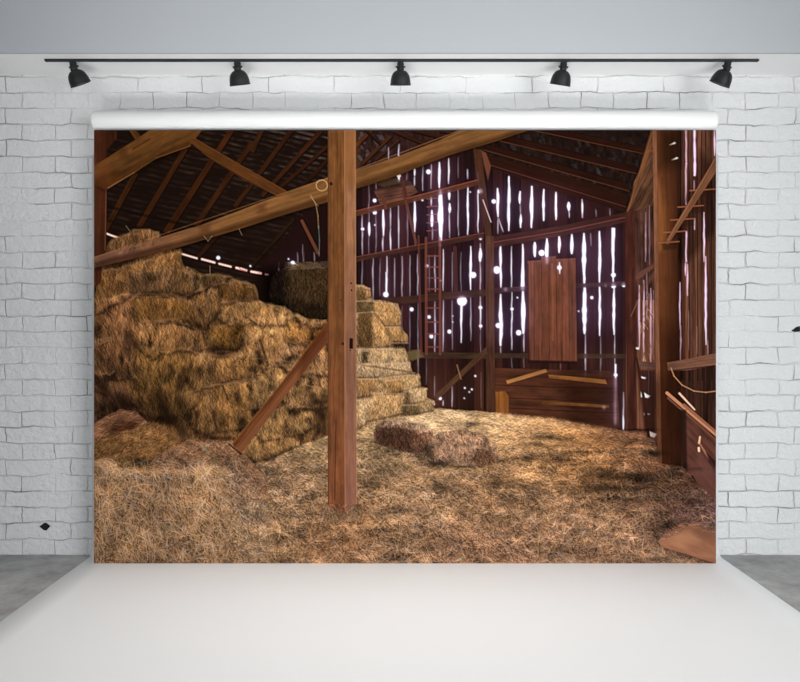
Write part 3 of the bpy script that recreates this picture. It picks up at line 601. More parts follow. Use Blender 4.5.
pline([(202, 444), (206, 450), (209, 454)], 1.6, C(120, 128, 96), .75); poly([(211, 456), (218, 460), (216, 466), (211, 462)], C(84, 76, 40), .6, 1); seg((462.5, 558.5), (464, 559), 2, 2, C(80, 120, 96), .7)

# loose bales on the floor
M = heap([(374,432),(376,426),(384,421),(404,422),(424,425),(432,430),(434,440),(428,450),(416,454),(398,450),(384,446),(375,443)], (90, 62, 44), 'printed dark loose bale lying on the floor right of the tall post', nm='printed_hay_bale', rough=.8)
poly([(378,427),(386,421),(406,421),(426,424),(434,432),(420,432),(400,426),(386,426)], C(184, 144, 112), .75, 1.6, 1)
poly([(376,430),(386,427),(404,430),(412,436),(412,452),(398,449),(384,446),(375,442)], C(64, 38, 26), .8, 1.6, 1); hump(424,436,8,8,1.35)
straw(M, 700, 82, 34, 4, lo=.5, hi=1.5, layers=4)
M = heap([(430,438),(440,432),(460,430),(482,434),(496,446),(500,458),(494,464),(472,466),(446,465),(430,464),(424,458)], (136, 106, 78), 'printed paler loose bale beside the dark one', nm='printed_hay_bale', rough=.8)
poly([(478,448),(490,449),(498,458),(492,465),(476,465),(470,458)], C(88, 56, 34), .75, 1.6, 1); hump(428,452,6,8,.5); hump(436,463,14,3,.55); hump(460,438,24,5,1.25); hump(452,462,14,4,.75)
straw(M, 900, 60, 44, 5, lo=.5, hi=1.5, layers=4)
rim([(458, 448), (475, 447), (488, 449)], 40, 1.5, 6)
# sheet of board on the floor, lower right
p = part('printed_board', 'printed bare board lying on the floor in the lower right corner')
bd = [(658,541),(664,534),(680,522.5),(694,523),(716,530),(716,566),(706,560),(690,556),(676,551),(662,548)]
wood(bd, C(176, 108, 74), 20, p, amp=.14, gw=5, gl=30, rough=.8)
s, m = pmask([(684, 524), (716, 532), (716, 544), (700, 538)], 3); put(s, m, C(120, 76, 56), .55); s, m = pmask([(662, 536), (690, 530), (700, 540), (680, 546)], 4); put(s, m, C(196, 138, 94), .4)
seg((664, 549), (690, 557), 2, 3, C(60, 36, 26), .7); seg((690, 557), (712, 563), 2.4, 2, C(80, 48, 34), .7)
straw(full([(655, 530), (680, 518), (716, 526), (716, 533), (690, 526), (664, 540)], 2), 260, 10, 40, 8, lo=.6, hi=1.35, layers=2)
straw(full([(652, 545), (700, 560), (700, 566), (650, 566)], 2), 260, 10, 50, 8, lo=.6, hi=1.6, layers=3)
# strokes of straw climbing over timbers' feet
straw(full([(494, 413), (520, 413), (560, 418), (616, 428), (616, 433), (540, 424), (494, 418)], 1), 400, -5, 30, 5, lo=.8, hi=1.3, layers=2)

# ---- foreground timbers -----------------------------------------------------------------
p = part('printed_post', 'printed dark post on the left rim of the picture')
wood([(93, 130), (107, 130), (106.5, 250), (102, 262), (101, 282), (93, 290)], C(92, 42, 20), 90, p, amp=.24, col2=C(70, 30, 18), axis=((95, 0), (107, 0)))
seg((106, 185), (105, 250), 1, 1, C(130, 75, 50), .6)
p = part('printed_brace', 'printed short brace beside the left rim post')
wood([(107, 130), (117, 130), (117, 138), (107, 150)], C(70, 32, 14), 90, p); wood([(129, 130), (136, 130), (145, 142), (140, 147)], C(100, 52, 18), 52, p)
p = part('printed_beam', 'printed hand-hewn beam rising from the upper left corner')
wood([(94, 166), (124, 147), (150, 130), (202, 130), (190, 146), (155, 158), (134, 172.5), (120, 181), (106, 190), (94, 184)], C(116, 66, 26), -28, p, amp=.26, gw=3)
mul([(94, 178), (134, 166), (160, 152), (190, 141), (190, 148), (134, 174), (106, 192), (94, 186)], (.74, .68, .6), 2.5); seg((108, 188), (134, 172.5), .9, .9, C(170, 120, 70), .6); seg((134, 172.5), (156, 158), .9, .9, C(150, 100, 50), .5); seg((156, 158), (190, 146), .9, .9, C(150, 96, 48), .6)
s, m = pmask([(118, 148), (126, 146), (128, 156), (120, 158)], 2); put(s, m, C(70, 34, 12), .5); seg((133, 149), (150, 139), 2, 1.6, C(60, 28, 10), .5)
s, m = pmask([(94, 168), (110, 160), (112, 184), (94, 184)], 4); put(s, m, C(120, 58, 26), .4)
p = part('printed_brace', 'printed roof brace sloping down to the long diagonal beam')
wood([(188, 140.5), (194, 138), (240, 165), (288, 192), (277, 196), (250, 183), (210, 159)], C(104, 54, 20), 31, p, amp=.25)
seg((194, 138), (286, 191), 1, 1, C(130, 76, 34), .4); seg((190, 147), (276, 197), 1, 1, C(30, 14, 8), .6)
p = part('printed_board', 'printed short strut hanging under the roof')
seg((302, 221), (318, 253), 3, 3.2, C(96, 52, 32), 1, pid=p)
p = part('printed_beam', 'printed long diagonal beam from the left rim to the tall post')
wood([(94, 257), (140, 243), (200, 225.5), (250, 206.5), (290, 191), (328, 177.5), (328, 202), (290, 213), (240, 229), (180, 247), (130, 259.5), (94, 268)], C(150, 92, 64), -17, p, amp=.2, gw=2.6, col2=C(148, 90, 42), axis=((110, 0), (230, 0)))
mul([(94, 262), (180, 241), (240, 223), (328, 195), (328, 204), (240, 232), (180, 250), (94, 271)], (.62, .56, .52), 2)
seg((94, 257.5), (328, 178), 1, 1, C(185, 125, 70), .35)
for (xx, yy, r_) in ((205, 229, 5), (262, 207, 4)):
    s, m = pmask([(xx-r_, yy-2), (xx+r_, yy-5), (xx+r_, yy+5), (xx-r_, yy+6)], 3); put(s, m, C(80, 44, 20), .6)
straw(full([(120, 236), (160, 240), (150, 248), (118, 254)], 2), 80, -60, 30, 7, lo=.6, hi=1.4, layers=1)
for a, b in (((126, 226), (130, 231)), ((204, 236), (208, 241)), ((208, 241), (212, 236)), ((239, 229), (242, 235)), ((310, 196), (318, 206)), ((210, 266), (210, 274))): seg(a, b, .8, .8, C(180, 150, 112), .5)
pline([(311, 195), (316, 205), (318, 216), (318.5, 228)], .9, C(165, 130, 80), .7); pline([(318.5, 226), (319.5, 240), (319, 256)], .9, C(110, 125, 115), .6)
t = np.linspace(0, 2*np.pi, 20); pline([(321.8+5.6*np.cos(k), 185.4+5.4*np.sin(k)) for k in t], 1, C(196, 150, 96), .7)
p = part('printed_beam', 'printed long diagonal beam from the tall post up to the top edge')
wood([(350, 172), (400, 155.5), (440, 140), (461, 130), (529, 130), (500, 140), (450, 155), (400, 174.5), (372, 184), (352, 190)], C(138, 84, 40), -18, p, amp=.2, gw=2.6)
mul([(352, 184), (400, 168), (450, 150), (529, 127), (529, 131), (450, 157), (400, 177), (352, 192)], (.66, .6, .55), 2)
seg((350, 172), (461, 130), 1, 1, C(190, 130, 70), .4)
p = part('printed_brace', 'printed diagonal brace leaning on the tall post')
wood([(328, 321), (328, 341), (241, 453.5), (232, 444), (280, 385)], C(128, 66, 30), -51, p, amp=.22, gw=2.2)
poly([(328, 328), (328, 341), (241, 453.5), (236, 448)], C(150, 88, 56), .55, .7)
seg((329, 329), (238, 447), 1.2, 1.2, C(84, 40, 20), .45); seg((328, 322), (232, 445), 1, 1, C(176, 110, 60), .35)
mul([(300, 345), (328, 322), (328, 341), (300, 378)], (.8, .72, .66), 4); seg((229, 444), (241, 454), 2, 2, C(40, 24, 16), .7)
PST = part('printed_post', 'printed tall square post in front, nearly the full height of the print')
wood([(328, 130), (345, 130), (345.5, 513), (338, 513), (334, 509), (328, 507)], C(134, 76, 34), 90, PST, amp=.22, gw=2, gl=55, col2=C(142, 76, 42), axis=((0, 200), (0, 480)))
wood([(344.5, 130), (355.5, 130), (356.6, 504), (351, 510), (345, 513)], C(172, 108, 68), 90, PST, amp=.16, gw=2, gl=60, col2=C(166, 100, 74), axis=((0, 200), (0, 480)))
s, m = pmask([(344, 128), (356, 128), (356, 180), (344, 190)], 6); put(s, m, C(140, 84, 34), .6)
seg((344.5, 130), (345, 512), .9, .9, C(186, 122, 76), .5); seg((355.4, 130), (356.4, 505), .9, .9, C(200, 140, 100), .35); seg((328.3, 130), (328.5, 507), 1, 1, C(80, 40, 20), .5)
seg((336, 420), (334.6, 500), 1, .8, C(60, 28, 14), .7); seg((338, 140), (337, 250), .7, .7, C(86, 44, 18), .5)
poly([(349.6, 338), (353, 338.5), (353, 349), (349.4, 348.5)], C(38, 20, 14), 1, .5)
for (xx, yy, r_) in ((331, 183.5, 1.6), (342.8, 343.5, 1.2), (351, 283, .8), (351.5, 290, .8), (350.3, 350, .6), (341, 300, .6)): seg((xx, yy), (xx+.1, yy+.5), r_*2, r_*2, C(46, 24, 14), .9)
straw(full([(326, 500), (360, 498), (362, 520), (324, 520)], 2)*(GY > 504), 160, 70, 50, 8, lo=.6, hi=1.5, layers=2)
L_ = (IMG*np.array([.3, .59, .11])).sum(2)[..., None]
IMG[:] = L_+(IMG-L_)*.90
# last pass: the print is a soft half-tone, not razor sharp
IMG[:] = np.clip(IMG+.75*(IMG-blur(IMG, .8)), 0, 1)
np.clip(IMG, 0, 1, IMG)

# ---------------------------------------------------------------------------
# Studio
# ---------------------------------------------------------------------------
import bmesh
from mathutils import Vector, Matrix
scene = bpy.context.scene
COL = scene.collection
F, HC, HOR = 777.8, 1.10, 333.0          # focal length in px, camera height, horizon row
def W(px, py, Y): return Vector(((px-400)*Y/F, Y, HC-(py-HOR)*Y/F))
WALL_Y = 3.855; CEIL_Z = HC+258.3*WALL_Y/F

def mat(name, col, rough=.6, spec=.3, metal=0.0):
    m = bpy.data.materials.new(name); m.use_nodes = True
    b = m.node_tree.nodes['Principled BSDF']
    b.inputs['Base Color'].default_value = (*col, 1); b.inputs['Roughness'].default_value = rough
    b.inputs['Specular IOR Level'].default_value = spec; b.inputs['Metallic'].default_value = metal
    return m, m.node_tree, b
def node(nt, t, **kw):
    n = nt.nodes.new(t)
    for k, v in kw.items():
        if k in n.inputs.keys(): n.inputs[k].default_value = v
        else: setattr(n, k, v)
    return n
def obj(name, me, m=None, parent=None, kind=None):
    o = bpy.data.objects.new(name, me); COL.objects.link(o)
    if m is not None and me is not None: me.materials.append(m)
    if parent is not None: o.parent = parent
    if kind: o['kind'] = kind
    return o
def bm_mesh(name, bm, smooth=False):
    bmesh.ops.recalc_face_normals(bm, faces=bm.faces)
    me = bpy.data.meshes.new(name); bm.to_mesh(me); bm.free()
    if smooth:
        for p in me.polygons: p.use_smooth = True
        me.set_sharp_from_angle(angle=math.radians(40))
    return me
def box_bm(x0, x1, y0, y1, z0, z1, bev=0):
    bm = bmesh.new()
    bmesh.ops.create_cube(bm, size=1)
    for v in bm.verts: v.co = Vector(((x0+x1)/2+v.co.x*(x1-x0), (y0+y1)/2+v.co.y*(y1-y0), (z0+z1)/2+v.co.z*(z1-z0)))
    if bev: bmesh.ops.bevel(bm, geom=bm.edges[:], offset=bev, segments=2, affect='EDGES')
    return bm
def lathe(bm, prof, n=40, M=Matrix.Identity(4), close=False):
    rings = []
    for r, z in prof:
        rings.append([bm.verts.new(M @ Vector((r*math.cos(2*math.pi*i/n), r*math.sin(2*math.pi*i/n), z))) for i in range(n)])
    for a, b in zip(rings[:-1], rings[1:]):
        for i in range(n): bm.faces.new((a[i], a[(i+1) % n], b[(i+1) % n], b[i]))
    if close:
        bm.faces.new(rings[0]); bm.faces.new(rings[-1])
    return bm

# ---- materials
mW, nt, b = mat('painted_brick', (.78, .79, .79), .75, .25)
tc = node(nt, 'ShaderNodeTexCoord'); mp = node(nt, 'ShaderNodeMapping')
mp.inputs['Rotation'].default_value = (math.radians(-90), 0, 0)      # x, z of the wall -> x, y of the pattern
mp.vector_type = 'POINT'
nt.links.new(tc.outputs['Object'], mp.inputs['Vector'])
nz = node(nt, 'ShaderNodeTexNoise', Scale=9.0, Detail=4.0)
nt.links.new(mp.outputs[0], nz.inputs['Vector'])
vs = node(nt, 'ShaderNodeVectorMath', operation='SUBTRACT'); nt.links.new(nz.outputs['Color'], vs.inputs[0]); vs.inputs[1].default_value = (.5, .5, .5)
vm = node(nt, 'ShaderNodeVectorMath', operation='SCALE'); nt.links.new(vs.outputs[0], vm.inputs[0]); vm.inputs['Scale'].default_value = .038
va = node(nt, 'ShaderNodeVectorMath', operation='ADD'); nt.links.new(mp.outputs[0], va.inputs[0]); nt.links.new(vm.outputs[0], va.inputs[1])
def brick(ms, sm):
    k = node(nt, 'ShaderNodeTexBrick', offset=.5, offset_frequency=2, squash=.5, squash_frequency=2)
    k.inputs['Scale'].default_value = 1; k.inputs['Mortar Size'].default_value = ms; k.inputs['Mortar Smooth'].default_value = sm
    k.inputs['Brick Width'].default_value = .326; k.inputs['Row Height'].default_value = .07903; k.inputs['Bias'].default_value = 0
    nt.links.new(va.outputs[0], k.inputs['Vector']); return k
bk = brick(.0045, .8); bk2 = brick(.0022, .6)
nf = node(nt, 'ShaderNodeTexNoise', Scale=3.3, Detail=3.0); nt.links.new(mp.outputs[0], nf.inputs['Vector'])
rf = node(nt, 'ShaderNodeMapRange'); rf.inputs['From Min'].default_value = .35; rf.inputs['From Max'].default_value = .6; rf.inputs['To Min'].default_value = .1; nt.links.new(nf.outputs['Fac'], rf.inputs['Value'])
n2 = node(nt, 'ShaderNodeTexNoise', Scale=5.5, Detail=3.0); nt.links.new(mp.outputs[0], n2.inputs['Vector'])
r2 = node(nt, 'ShaderNodeMapRange'); r2.inputs['From Min'].default_value = .48; r2.inputs['From Max'].default_value = .70; nt.links.new(n2.outputs['Fac'], r2.inputs['Value'])
n3 = node(nt, 'ShaderNodeTexNoise', Scale=26.0, Detail=5.0, Roughness=.65); nt.links.new(mp.outputs[0], n3.inputs['Vector'])
# fine bump: flaky brushed paint
hm = node(nt, 'ShaderNodeMath', operation='MULTIPLY_ADD'); nt.links.new(n3.outputs['Fac'], hm.inputs[0]); hm.inputs[1].default_value = 1.5
jf = node(nt, 'ShaderNodeMath', operation='MULTIPLY'); nt.links.new(bk.outputs['Fac'], jf.inputs[0]); nt.links.new(rf.outputs[0], jf.inputs[1])
inv = node(nt, 'ShaderNodeMath', operation='MULTIPLY_ADD'); nt.links.new(jf.outputs[0], inv.inputs[0]); inv.inputs[1].default_value = -.7; inv.inputs[2].default_value = 1
nt.links.new(inv.outputs[0], hm.inputs[2])
bp = node(nt, 'ShaderNodeBump'); bp.inputs['Strength'].default_value = .9; bp.inputs['Distance'].default_value = .009
nt.links.new(hm.outputs[0], bp.inputs['Height']); nt.links.new(bp.outputs[0], b.inputs['Normal'])
# open dirty joints
cr = node(nt, 'ShaderNodeMath', operation='MULTIPLY'); nt.links.new(bk2.outputs['Fac'], cr.inputs[0]); nt.links.new(r2.outputs[0], cr.inputs[1])
cb = node(nt, 'ShaderNodeMath', operation='MULTIPLY_ADD'); nt.links.new(bk2.outputs['Fac'], cb.inputs[0]); cb.inputs[1].default_value = .07
nt.links.new(cr.outputs[0], cb.inputs[2]); cb.use_clamp = True
mx = node(nt, 'ShaderNodeMix', data_type='RGBA'); nt.links.new(cb.outputs[0], mx.inputs['Factor'])
mx.inputs[6].default_value = (.76, .77, .77, 1); mx.inputs[7].default_value = (.16, .16, .16, 1)
nt.links.new(mx.outputs[2], b.inputs['Base Color'])

mC, nt, b = mat('ceiling_paint', (.88, .88, .88), .8, .2)
mFA, nt, b = mat('fascia_paint', (.47, .495, .52), .8, .2)
mF, nt, b = mat('concrete', (.3, .3, .3), .7, .3)
tc = node(nt, 'ShaderNodeTexCoord'); a1 = node(nt, 'ShaderNodeTexNoise', Scale=6.0, Detail=8.0, Roughness=.7); nt.links.new(tc.outputs['Object'], a1.inputs['Vector'])
rp_ = node(nt, 'ShaderNodeValToRGB'); rp_.color_ramp.elements[0].position = .3; rp_.color_ramp.elements[1].position = .72
rp_.color_ramp.elements[0].color = (.23, .23, .23, 1); rp_.color_ramp.elements[1].color = (.50, .50, .495, 1)
nt.links.new(a1.outputs['Fac'], rp_.inputs[0]); nt.links.new(rp_.outputs[0], b.inputs['Base Color'])
a2 = node(nt, 'ShaderNodeTexNoise', Scale=45.0, Detail=6.0); nt.links.new(tc.outputs['Object'], a2.inputs['Vector'])
bp = node(nt, 'ShaderNodeBump'); bp.inputs['Strength'].default_value = .3; bp.inputs['Distance'].default_value = .004
nt.links.new(a2.outputs['Fac'], bp.inputs['Height']); nt.links.new(bp.outputs[0], b.inputs['Normal'])
mP, _, _ = mat('white_paper', (.84, .845, .85), .55, .25)
mR, _, _ = mat('white_roll', (.90, .90, .895), .7, .1)
mB, nt, b = mat('black_enamel', (.014, .014, .015), .5, .35)
tc = node(nt, 'ShaderNodeTexCoord'); a1 = node(nt, 'ShaderNodeTexNoise', Scale=160.0, Detail=3.0); nt.links.new(tc.outputs['Object'], a1.inputs['Vector'])
bp = node(nt, 'ShaderNodeBump'); bp.inputs['Strength'].default_value = .12; bp.inputs['Distance'].default_value = .001
nt.links.new(a1.outputs['Fac'], bp.inputs['Height']); nt.links.new(bp.outputs[0], b.inputs['Normal'])
mBI, _, _ = mat('shade_inside', (.10, .10, .10), .5, .3)
mK, _, _ = mat('dark_gap', (.02, .02, .02), .9, .1)
mG, nt, b = mat('bulb_glass', (.9, .88, .82), .3, .4)
b.inputs['Emission Color'].default_value = (1, .96, .9, 1); b.inputs['Emission Strength'].default_value = 3

# ---- room
me = bm_mesh('floor', box_bm(-4.5, 4.5, -2.5, WALL_Y+.1, -.1, 0)); obj('floor', me, mF, kind='structure')
wl = obj('wall_back', bm_mesh('wall', box_bm(-4.5, 4.5, 0, .12, 0, 3.2)), mW, kind='structure'); wl.location = (0.0, WALL_Y, 0)
SOF_Y = (CEIL_Z-HC)*F/280.3+.012
so = obj('ceiling_soffit', bm_mesh('soffit', box_bm(-4.5, 4.5, SOF_Y+.004, WALL_Y, CEIL_Z, 3.2)), mC, kind='structure')
fa = obj('trim_1', bm_mesh('fascia', box_bm(-4.5, 4.5, SOF_Y-.012, SOF_Y+.004, CEIL_Z, 3.2)), mFA, kind='structure')
cl = obj('ceiling', bm_mesh('ceil', box_bm(-4.5, 4.5, -2.5, SOF_Y-.012, 3.1, 3.2)), mC, kind='structure')
# chips where a piece of brick has fallen out
for pts in (((39.5, 526.5), (44, 523), (46, 522.5), (50.5, 526), (46.5, 530.5), (43.5, 530)), ((791, 331), (796, 327), (800, 326), (800, 331.5), (795, 332))):
    bm = bmesh.new(); vs_ = []
    for (px, py) in pts: p_ = W(px, py, WALL_Y); vs_.append(bm.verts.new(p_-Vector((0, WALL_Y+.001, 0))))
    f_ = bm.faces.new(vs_); g_ = bmesh.ops.extrude_face_region(bm, geom=[f_])
    for v in [e for e in g_['geom'] if isinstance(e, bmesh.types.BMVert)]: v.co.y += .004
    obj('chipped_hole', bm_mesh('chip', bm), mK, wl)

# ---- paper sweep: hangs behind the print, rounds off and runs out over the floor
XL, XR = -1.521, 1.572
SH_Y = 3.842; R_ = .045
prof = [(SH_Y, 1.98)]
prof += [(SH_Y, R_+(prof[0][1]-R_)*t) for t in (.66, .33)]
for i in range(13):
    a = math.radians(90*i/12); prof.append((SH_Y-R_+R_*math.cos(a), .0012+R_-R_*math.sin(a)))
for yy in (3.4, 3.0, 2.5, 2.0, 1.5, .9): prof.append((yy, .0012))
bm = bmesh.new()
NX = 24
def xr(t, y): return XL+(XR-XL)*t
rows = [[bm.verts.new((xr(i/NX, y), y, z)) for i in range(NX+1)] for y, z in prof]
for a_, b_ in zip(rows[:-1], rows[1:]):
    for i in range(NX): bm.faces.new((a_[i], a_[i+1], b_[i+1], b_[i]))
sw = obj('paper_sweep', bm_mesh('sweep', bm, True), mP)
so_ = sw.modifiers.new('thick', 'SOLIDIFY'); so_.thickness = .0012; so_.offset = 0
sw['label'] = 'white seamless paper sweep curving from behind the barn backdrop out over the grey floor'; sw['category'] = 'paper backdrop'

# ---- the backdrop: roll and printed sheet
PY = 3.706                                             # plane of the print
bd_ = bpy.data.objects.new('photo_backdrop', None); COL.objects.link(bd_); bd_.location = (0, PY, 0)
bd_['label'] = 'wide fabric backdrop printed with a hay barn interior, hanging from a white roll in front of the brick wall'; bd_['category'] = 'backdrop'
def child(name, me, m, parent):
    o = obj(name, me, m, parent); return o
RY = 3.738; rr_ = 9.6*RY/F
x0r, x1r = W(91.3, 0, RY-rr_).x, W(718, 0, RY-rr_).x; zr = W(0, 120.6, RY).z
Mr = Matrix.Translation((x0r, RY-PY, zr)) @ Matrix.Rotation(math.radians(90), 4, 'Y')
L_ = x1r-x0r
roll = child('roll', bm_mesh('roll', lathe(bmesh.new(), [(rr_-.004, 0), (rr_-.001, .0015), (rr_, .004), (rr_, L_-.004), (rr_-.001, L_-.0015), (rr_-.004, L_)], 48, Mr, True), True), mR, bd_)
roll['label'] = 'thick white roll along the top edge of the backdrop'
for s_ in (0, 1):
    bx_ = x0r-.001 if s_ == 0 else x1r+.001
    Me_ = Matrix.Translation((bx_-(.004 if s_ == 0 else 0), RY-PY, zr)) @ Matrix.Rotation(math.radians(90), 4, 'Y')
    child('end_cap', bm_mesh('cap', lathe(bmesh.new(), [(rr_*.82, 0), (rr_*.84, .001), (rr_*.84, .004)], 32, Me_, True), True), mR, roll)
    bk_ = box_bm(bx_-.006+(0.02 if s_ == 0 else -.02), bx_+.006+(0.02 if s_ == 0 else -.02), RY-PY+rr_-.004, WALL_Y-PY-.0005, zr-.015, zr+.015, .002)
    child('wall_bracket', bm_mesh('bracket', bk_), mR, bd_)

# the print itself: inks as a colour attribute of the flat sheet
mI, nt, b = mat('printed_ink', (1, 1, 1), .9, .0)
ca = node(nt, 'ShaderNodeVertexColor', layer_name='ink'); nt.links.new(ca.outputs['Color'], b.inputs['Base Color'])
LIN = np.where(IMG <= .04045, IMG/12.92, ((IMG+.055)/1.055)**2.4)
INKGAIN = 1.0
LIN = np.clip(LIN*INKGAIN, 0, .97)
vx = ((GX-400)*PY/F); vz = HC-(GY-HOR)*PY/F; vz = np.maximum(vz, .0022)
fid = IDS[:-1, :-1]
idx = np.arange(PH*PW).reshape(PH, PW)
quads = np.stack([idx[:-1, :-1], idx[1:, :-1], idx[1:, 1:], idx[:-1, 1:]], -1).reshape(-1, 4)
fidf = fid.reshape(-1)
P3 = np.stack([vx.reshape(-1), np.zeros(PH*PW), vz.reshape(-1)], -1)
CC4 = np.concatenate([LIN.reshape(-1, 3), np.ones((PH*PW, 1))], 1)
def grid_mesh(name, q, extra=None):
    used, invx = np.unique(q, return_inverse=True); invx = invx.reshape(-1, 4)
    co = P3[used]; cc = CC4[used]
    if extra is not None:
        eco, eq = extra
        invx = np.concatenate([invx, eq+len(co)]); co = np.concatenate([co, eco]); cc = np.concatenate([cc, np.tile([.8, .8, .8, 1.0], (len(eco), 1))])
    me = bpy.data.meshes.new(name)
    me.vertices.add(len(co)); me.vertices.foreach_set('co', co.astype(np.float32).reshape(-1))
    n = len(invx); me.loops.add(n*4); me.loops.foreach_set('vertex_index', invx.astype(np.int32).reshape(-1))
    me.polygons.add(n); me.polygons.foreach_set('loop_start', np.arange(0, n*4, 4, dtype=np.int32))
    me.update(calc_edges=True)
    at = me.color_attributes.new('ink', 'FLOAT_COLOR', 'POINT'); at.data.foreach_set('color', cc.astype(np.float32).reshape(-1))
    me.validate(); return me
xa, xb, za, zb = vx.min(), vx.max(), vz.min(), vz.max()
e = [(xa, .0004, za), (xb, .0004, za), (xb, .0004, zb), (xa, .0004, zb), (xa, .0016, za), (xb, .0016, za), (xb, .0016, zb), (xa, .0016, zb)]
eq = np.array([(0, 1, 2, 3), (5, 4, 7, 6), (4, 0, 3, 7), (1, 5, 6, 2), (3, 2, 6, 7), (4, 5, 1, 0)])
sheet = child('printed_sheet', grid_mesh('sheet', quads[fidf == 0], (np.array(e), eq)), mI, bd_)
sheet['label'] = 'flat printed sheet with the picture of a hay barn'
counts = np.bincount(fidf, minlength=len(PARTS))
for k in range(1, len(PARTS)):
    if counts[k] < 25:
        continue
    nm, lab = PARTS[k]
    o = child(nm, grid_mesh(nm, quads[fidf == k]), mI, sheet)
    if lab: o['label'] = lab

# ---- lighting track and its five spotlights
TY = 3.64
tz = CEIL_Z
xt0, xt1 = W(46, 0, TY).x, W(757.5, 0, TY).x
tr = bpy.data.objects.new('lighting_track', None); COL.objects.link(tr); tr.location = ((xt0+xt1)/2, TY, tz)
tr['label'] = 'long thin black lighting track fixed under the white ceiling strip'; tr['category'] = 'track'
hl = (xt1-xt0)/2
def chan():
    bm = bmesh.new()
    sec = [(-.009, 0), (.009, 0), (.009, -.009), (.003, -.009), (.003, -.004), (-.003, -.004), (-.003, -.009), (-.009, -.009)]
    r0 = [bm.verts.new((-hl+.004, y, z)) for y, z in sec]; r1 = [bm.verts.new((hl-.004, y, z)) for y, z in sec]
    for i in range(8): bm.faces.new((r0[i], r0[(i+1) % 8], r1[(i+1) % 8], r1[i]))
    bm.faces.new(r0); bm.faces.new(r1); return bm
child('rail', bm_mesh('rail', chan()), mB, tr)
for s_ in (-1, 1): child('end_cap', bm_mesh('cap', box_bm(s_*hl-.004, s_*hl+.004, -.0100, .0100, -.0100, 0, .001)), mB, tr)

DOME = [(.013, 0), (.021, -.002), (.029, -.007), (.0355, -.014), (.0405, -.023), (.0440, -.034), (.0462, -.046), (.0474, -.057), (.0478, -.063), (.0492, -.0645), (.0492, -.068), (.0470, -.068)]
def track_lamp():
    root = bpy.data.objects.new('track_spotlight', None); COL.objects.link(root)
    child('track_adapter', bm_mesh('adapter', box_bm(-.014, .014, -.009, .009, -.011, 0, .002)), mB, root)
    bm = bmesh.new(); lathe(bm, [(.0150, -.009), (.0165, -.012), (.0165, -.016), (.0145, -.018), (.0145, -.023), (.0185, -.024), (.0185, -.028), (.0155, -.029), (.0155, -.038)], 28, close=True)
    for sx in (-1, 1):   # pivot screws
        lathe(bm, [(.004, 0), (.0045, .0035), (.003, .005)], 12, Matrix.Translation((sx*.0175, 0, -.0265)) @ Matrix.Rotation(sx*math.radians(90), 4, 'Y'), True)
    child('swivel_neck', bm_mesh('neck', bm, True), mB, root)
    # tilting head hangs under the neck: sub-tree one level deep
    bm = bmesh.new(); lathe(bm, [(.0165, .010), (.0170, .004), (.0150, 0)]+DOME, 44)
    sh = child('lamp_shade', bm_mesh('shade', bm, True), mB, root)
    bm = bmesh.new(); lathe(bm, [(r-.002, z-.002 if i < 8 else z) for i, (r, z) in enumerate(DOME)][:-3], 44)
    child('shade_lining', bm_mesh('lining', bm, True), mBI, sh)
    bm = bmesh.new(); lathe(bm, [(.0105, -.002), (.0105, -.014), (.018, -.026), (.022, -.036), (.020, -.046), (.012, -.052), (.003, -.0535)], 24, close=True)
    child('bulb', bm_mesh('bulb', bm, True), mG, sh)
    return root, sh
def copy_tree(o, parent=None):
    c = o.copy(); COL.objects.link(c); c.parent = parent
    for ch in [q for q in list(o.children)]: copy_tree(ch, c)
    return c
proto, _ = track_lamp()
LAMPS = [(72.6, 20.0, 'black dome spotlight at the left end of the track, tilted to the right'),
         (237.2, 6.0, 'black dome spotlight second from the left, tilted slightly to the right'),
         (400.5, 0.0, 'black dome spotlight in the middle of the track, hanging straight'),
         (563.8, -9.0, 'black dome spotlight second from the right, tilted slightly to the left'),
         (728.2, -22.0, 'black dome spotlight at the right end of the track, tilted to the left')]
roots = [proto]+[copy_tree(proto) for _ in range(4)]
HEADZ = -.040
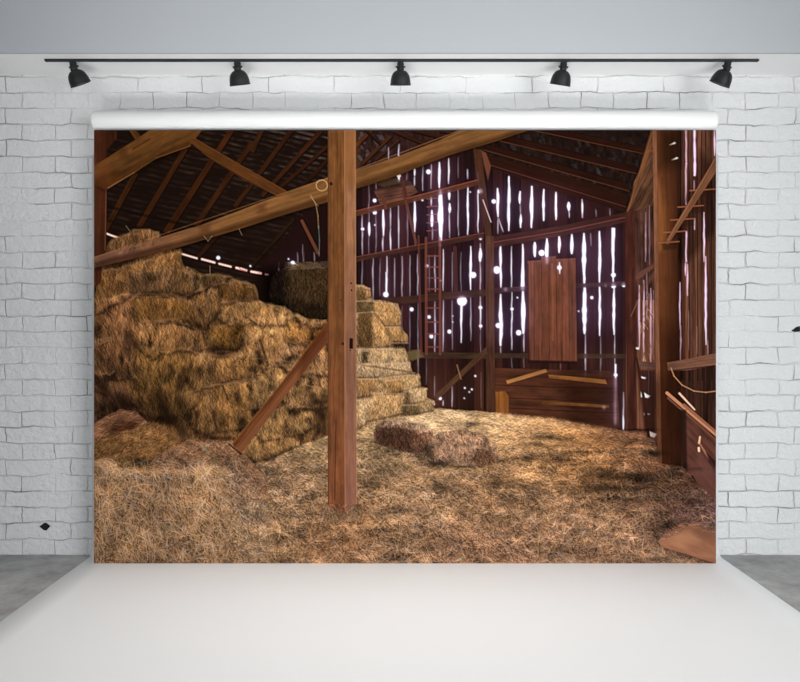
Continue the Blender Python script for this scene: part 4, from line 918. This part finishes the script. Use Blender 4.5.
for i, (px, tilt, lab) in enumerate(LAMPS):
    r_ = roots[i]; r_.location = (W(px, 0, TY).x, TY, tz-.0085)
    r_['label'] = lab; r_['category'] = 'spotlight'; r_['group'] = 'black dome spotlights on the track'
    # the neck leans with the head; the head is turned towards the wall
    aim = Matrix.Rotation(math.radians(-tilt), 4, 'Y') @ Matrix.Rotation(math.radians(19.5), 4, 'X')
    for ch in r_.children:
        if ch.name.startswith('lamp_shade'):
            ch.matrix_local = Matrix.Translation((-math.sin(math.radians(-tilt*.6))*.034*-1*-1, .002, -.041)) @ aim
        elif ch.name.startswith('swivel_neck'):
            ch.matrix_local = Matrix.Rotation(math.radians(tilt*-.6), 4, 'Y')
    ld = bpy.data.lights.new('lamp_beam', 'SPOT'); ld.energy = LAMP_W = 42; ld.spot_size = math.radians(78); ld.spot_blend = 1.0; ld.shadow_soft_size = .02
    ld.color = (1, .97, .93)
    lo = bpy.data.objects.new('lamp_beam', ld); COL.objects.link(lo)
    d = Vector((math.sin(math.radians(tilt)), .05, -math.cos(math.radians(tilt))))
    lo.location = r_.location+Vector((math.sin(math.radians(tilt))*.1, -.02, -.118))
    lo.rotation_euler = Vector((d.x*.5, -.40, d.z)).to_track_quat('-Z', 'Y').to_euler()

# ---- added unseen area lights (one key, two fills) and the open room's ambient
def area(name, loc, tgt, sx, sy, power, col, spread=180):
    l = bpy.data.lights.new(name, 'AREA'); l.shape = 'RECTANGLE'; l.size = sx; l.size_y = sy; l.energy = power; l.color = col; l.spread = math.radians(spread)
    o = bpy.data.objects.new(name, l); COL.objects.link(o); o.location = loc
    o.rotation_euler = (Vector(tgt)-Vector(loc)).to_track_quat('-Z', 'Y').to_euler(); return o
area('right_key_light', (2.9, -.4, 1.25), (.5, 3.7, .6), 2.6, 2.2, 46, (.97, .985, 1), 92)  # unseen soft key light from the right, behind the camera
area('front_fill_light', (-1.2, -.6, 1.15), (-.3, 3.7, .5), 2.2, 2.0, 13.5, (.97, .985, 1), 92)  # added fill from front left, evens the light across the print
area('soffit_fill_light', (0, 1.3, .14), (0, 3.62, 2.43), 3.4, .5, 9, (1, .99, .98), 48)  # added upward fill below the frame, brightens the soffit in place of bounce
wd = bpy.data.worlds.new('studio'); scene.world = wd; wd.use_nodes = True
bg = wd.node_tree.nodes['Background']; bg.inputs[0].default_value = (.84, .92, 1.0, 1); bg.inputs[1].default_value = .13

# ---- camera
cd = bpy.data.cameras.new('camera'); cam = bpy.data.objects.new('camera', cd); COL.objects.link(cam)
cam.location = (0, 0, HC); cam.rotation_euler = (math.radians(90), 0, 0)
cd.sensor_width = 36; cd.lens = 36*F/800; cd.shift_y = -8/800; cd.clip_start = .05
scene.camera = cam
vs = scene.view_settings; vs.view_transform = 'Standard'; vs.look = 'None'; vs.gamma = 1; vs.exposure = 0; vs.use_curve_mapping = False
scene.cycles.max_bounces = 6
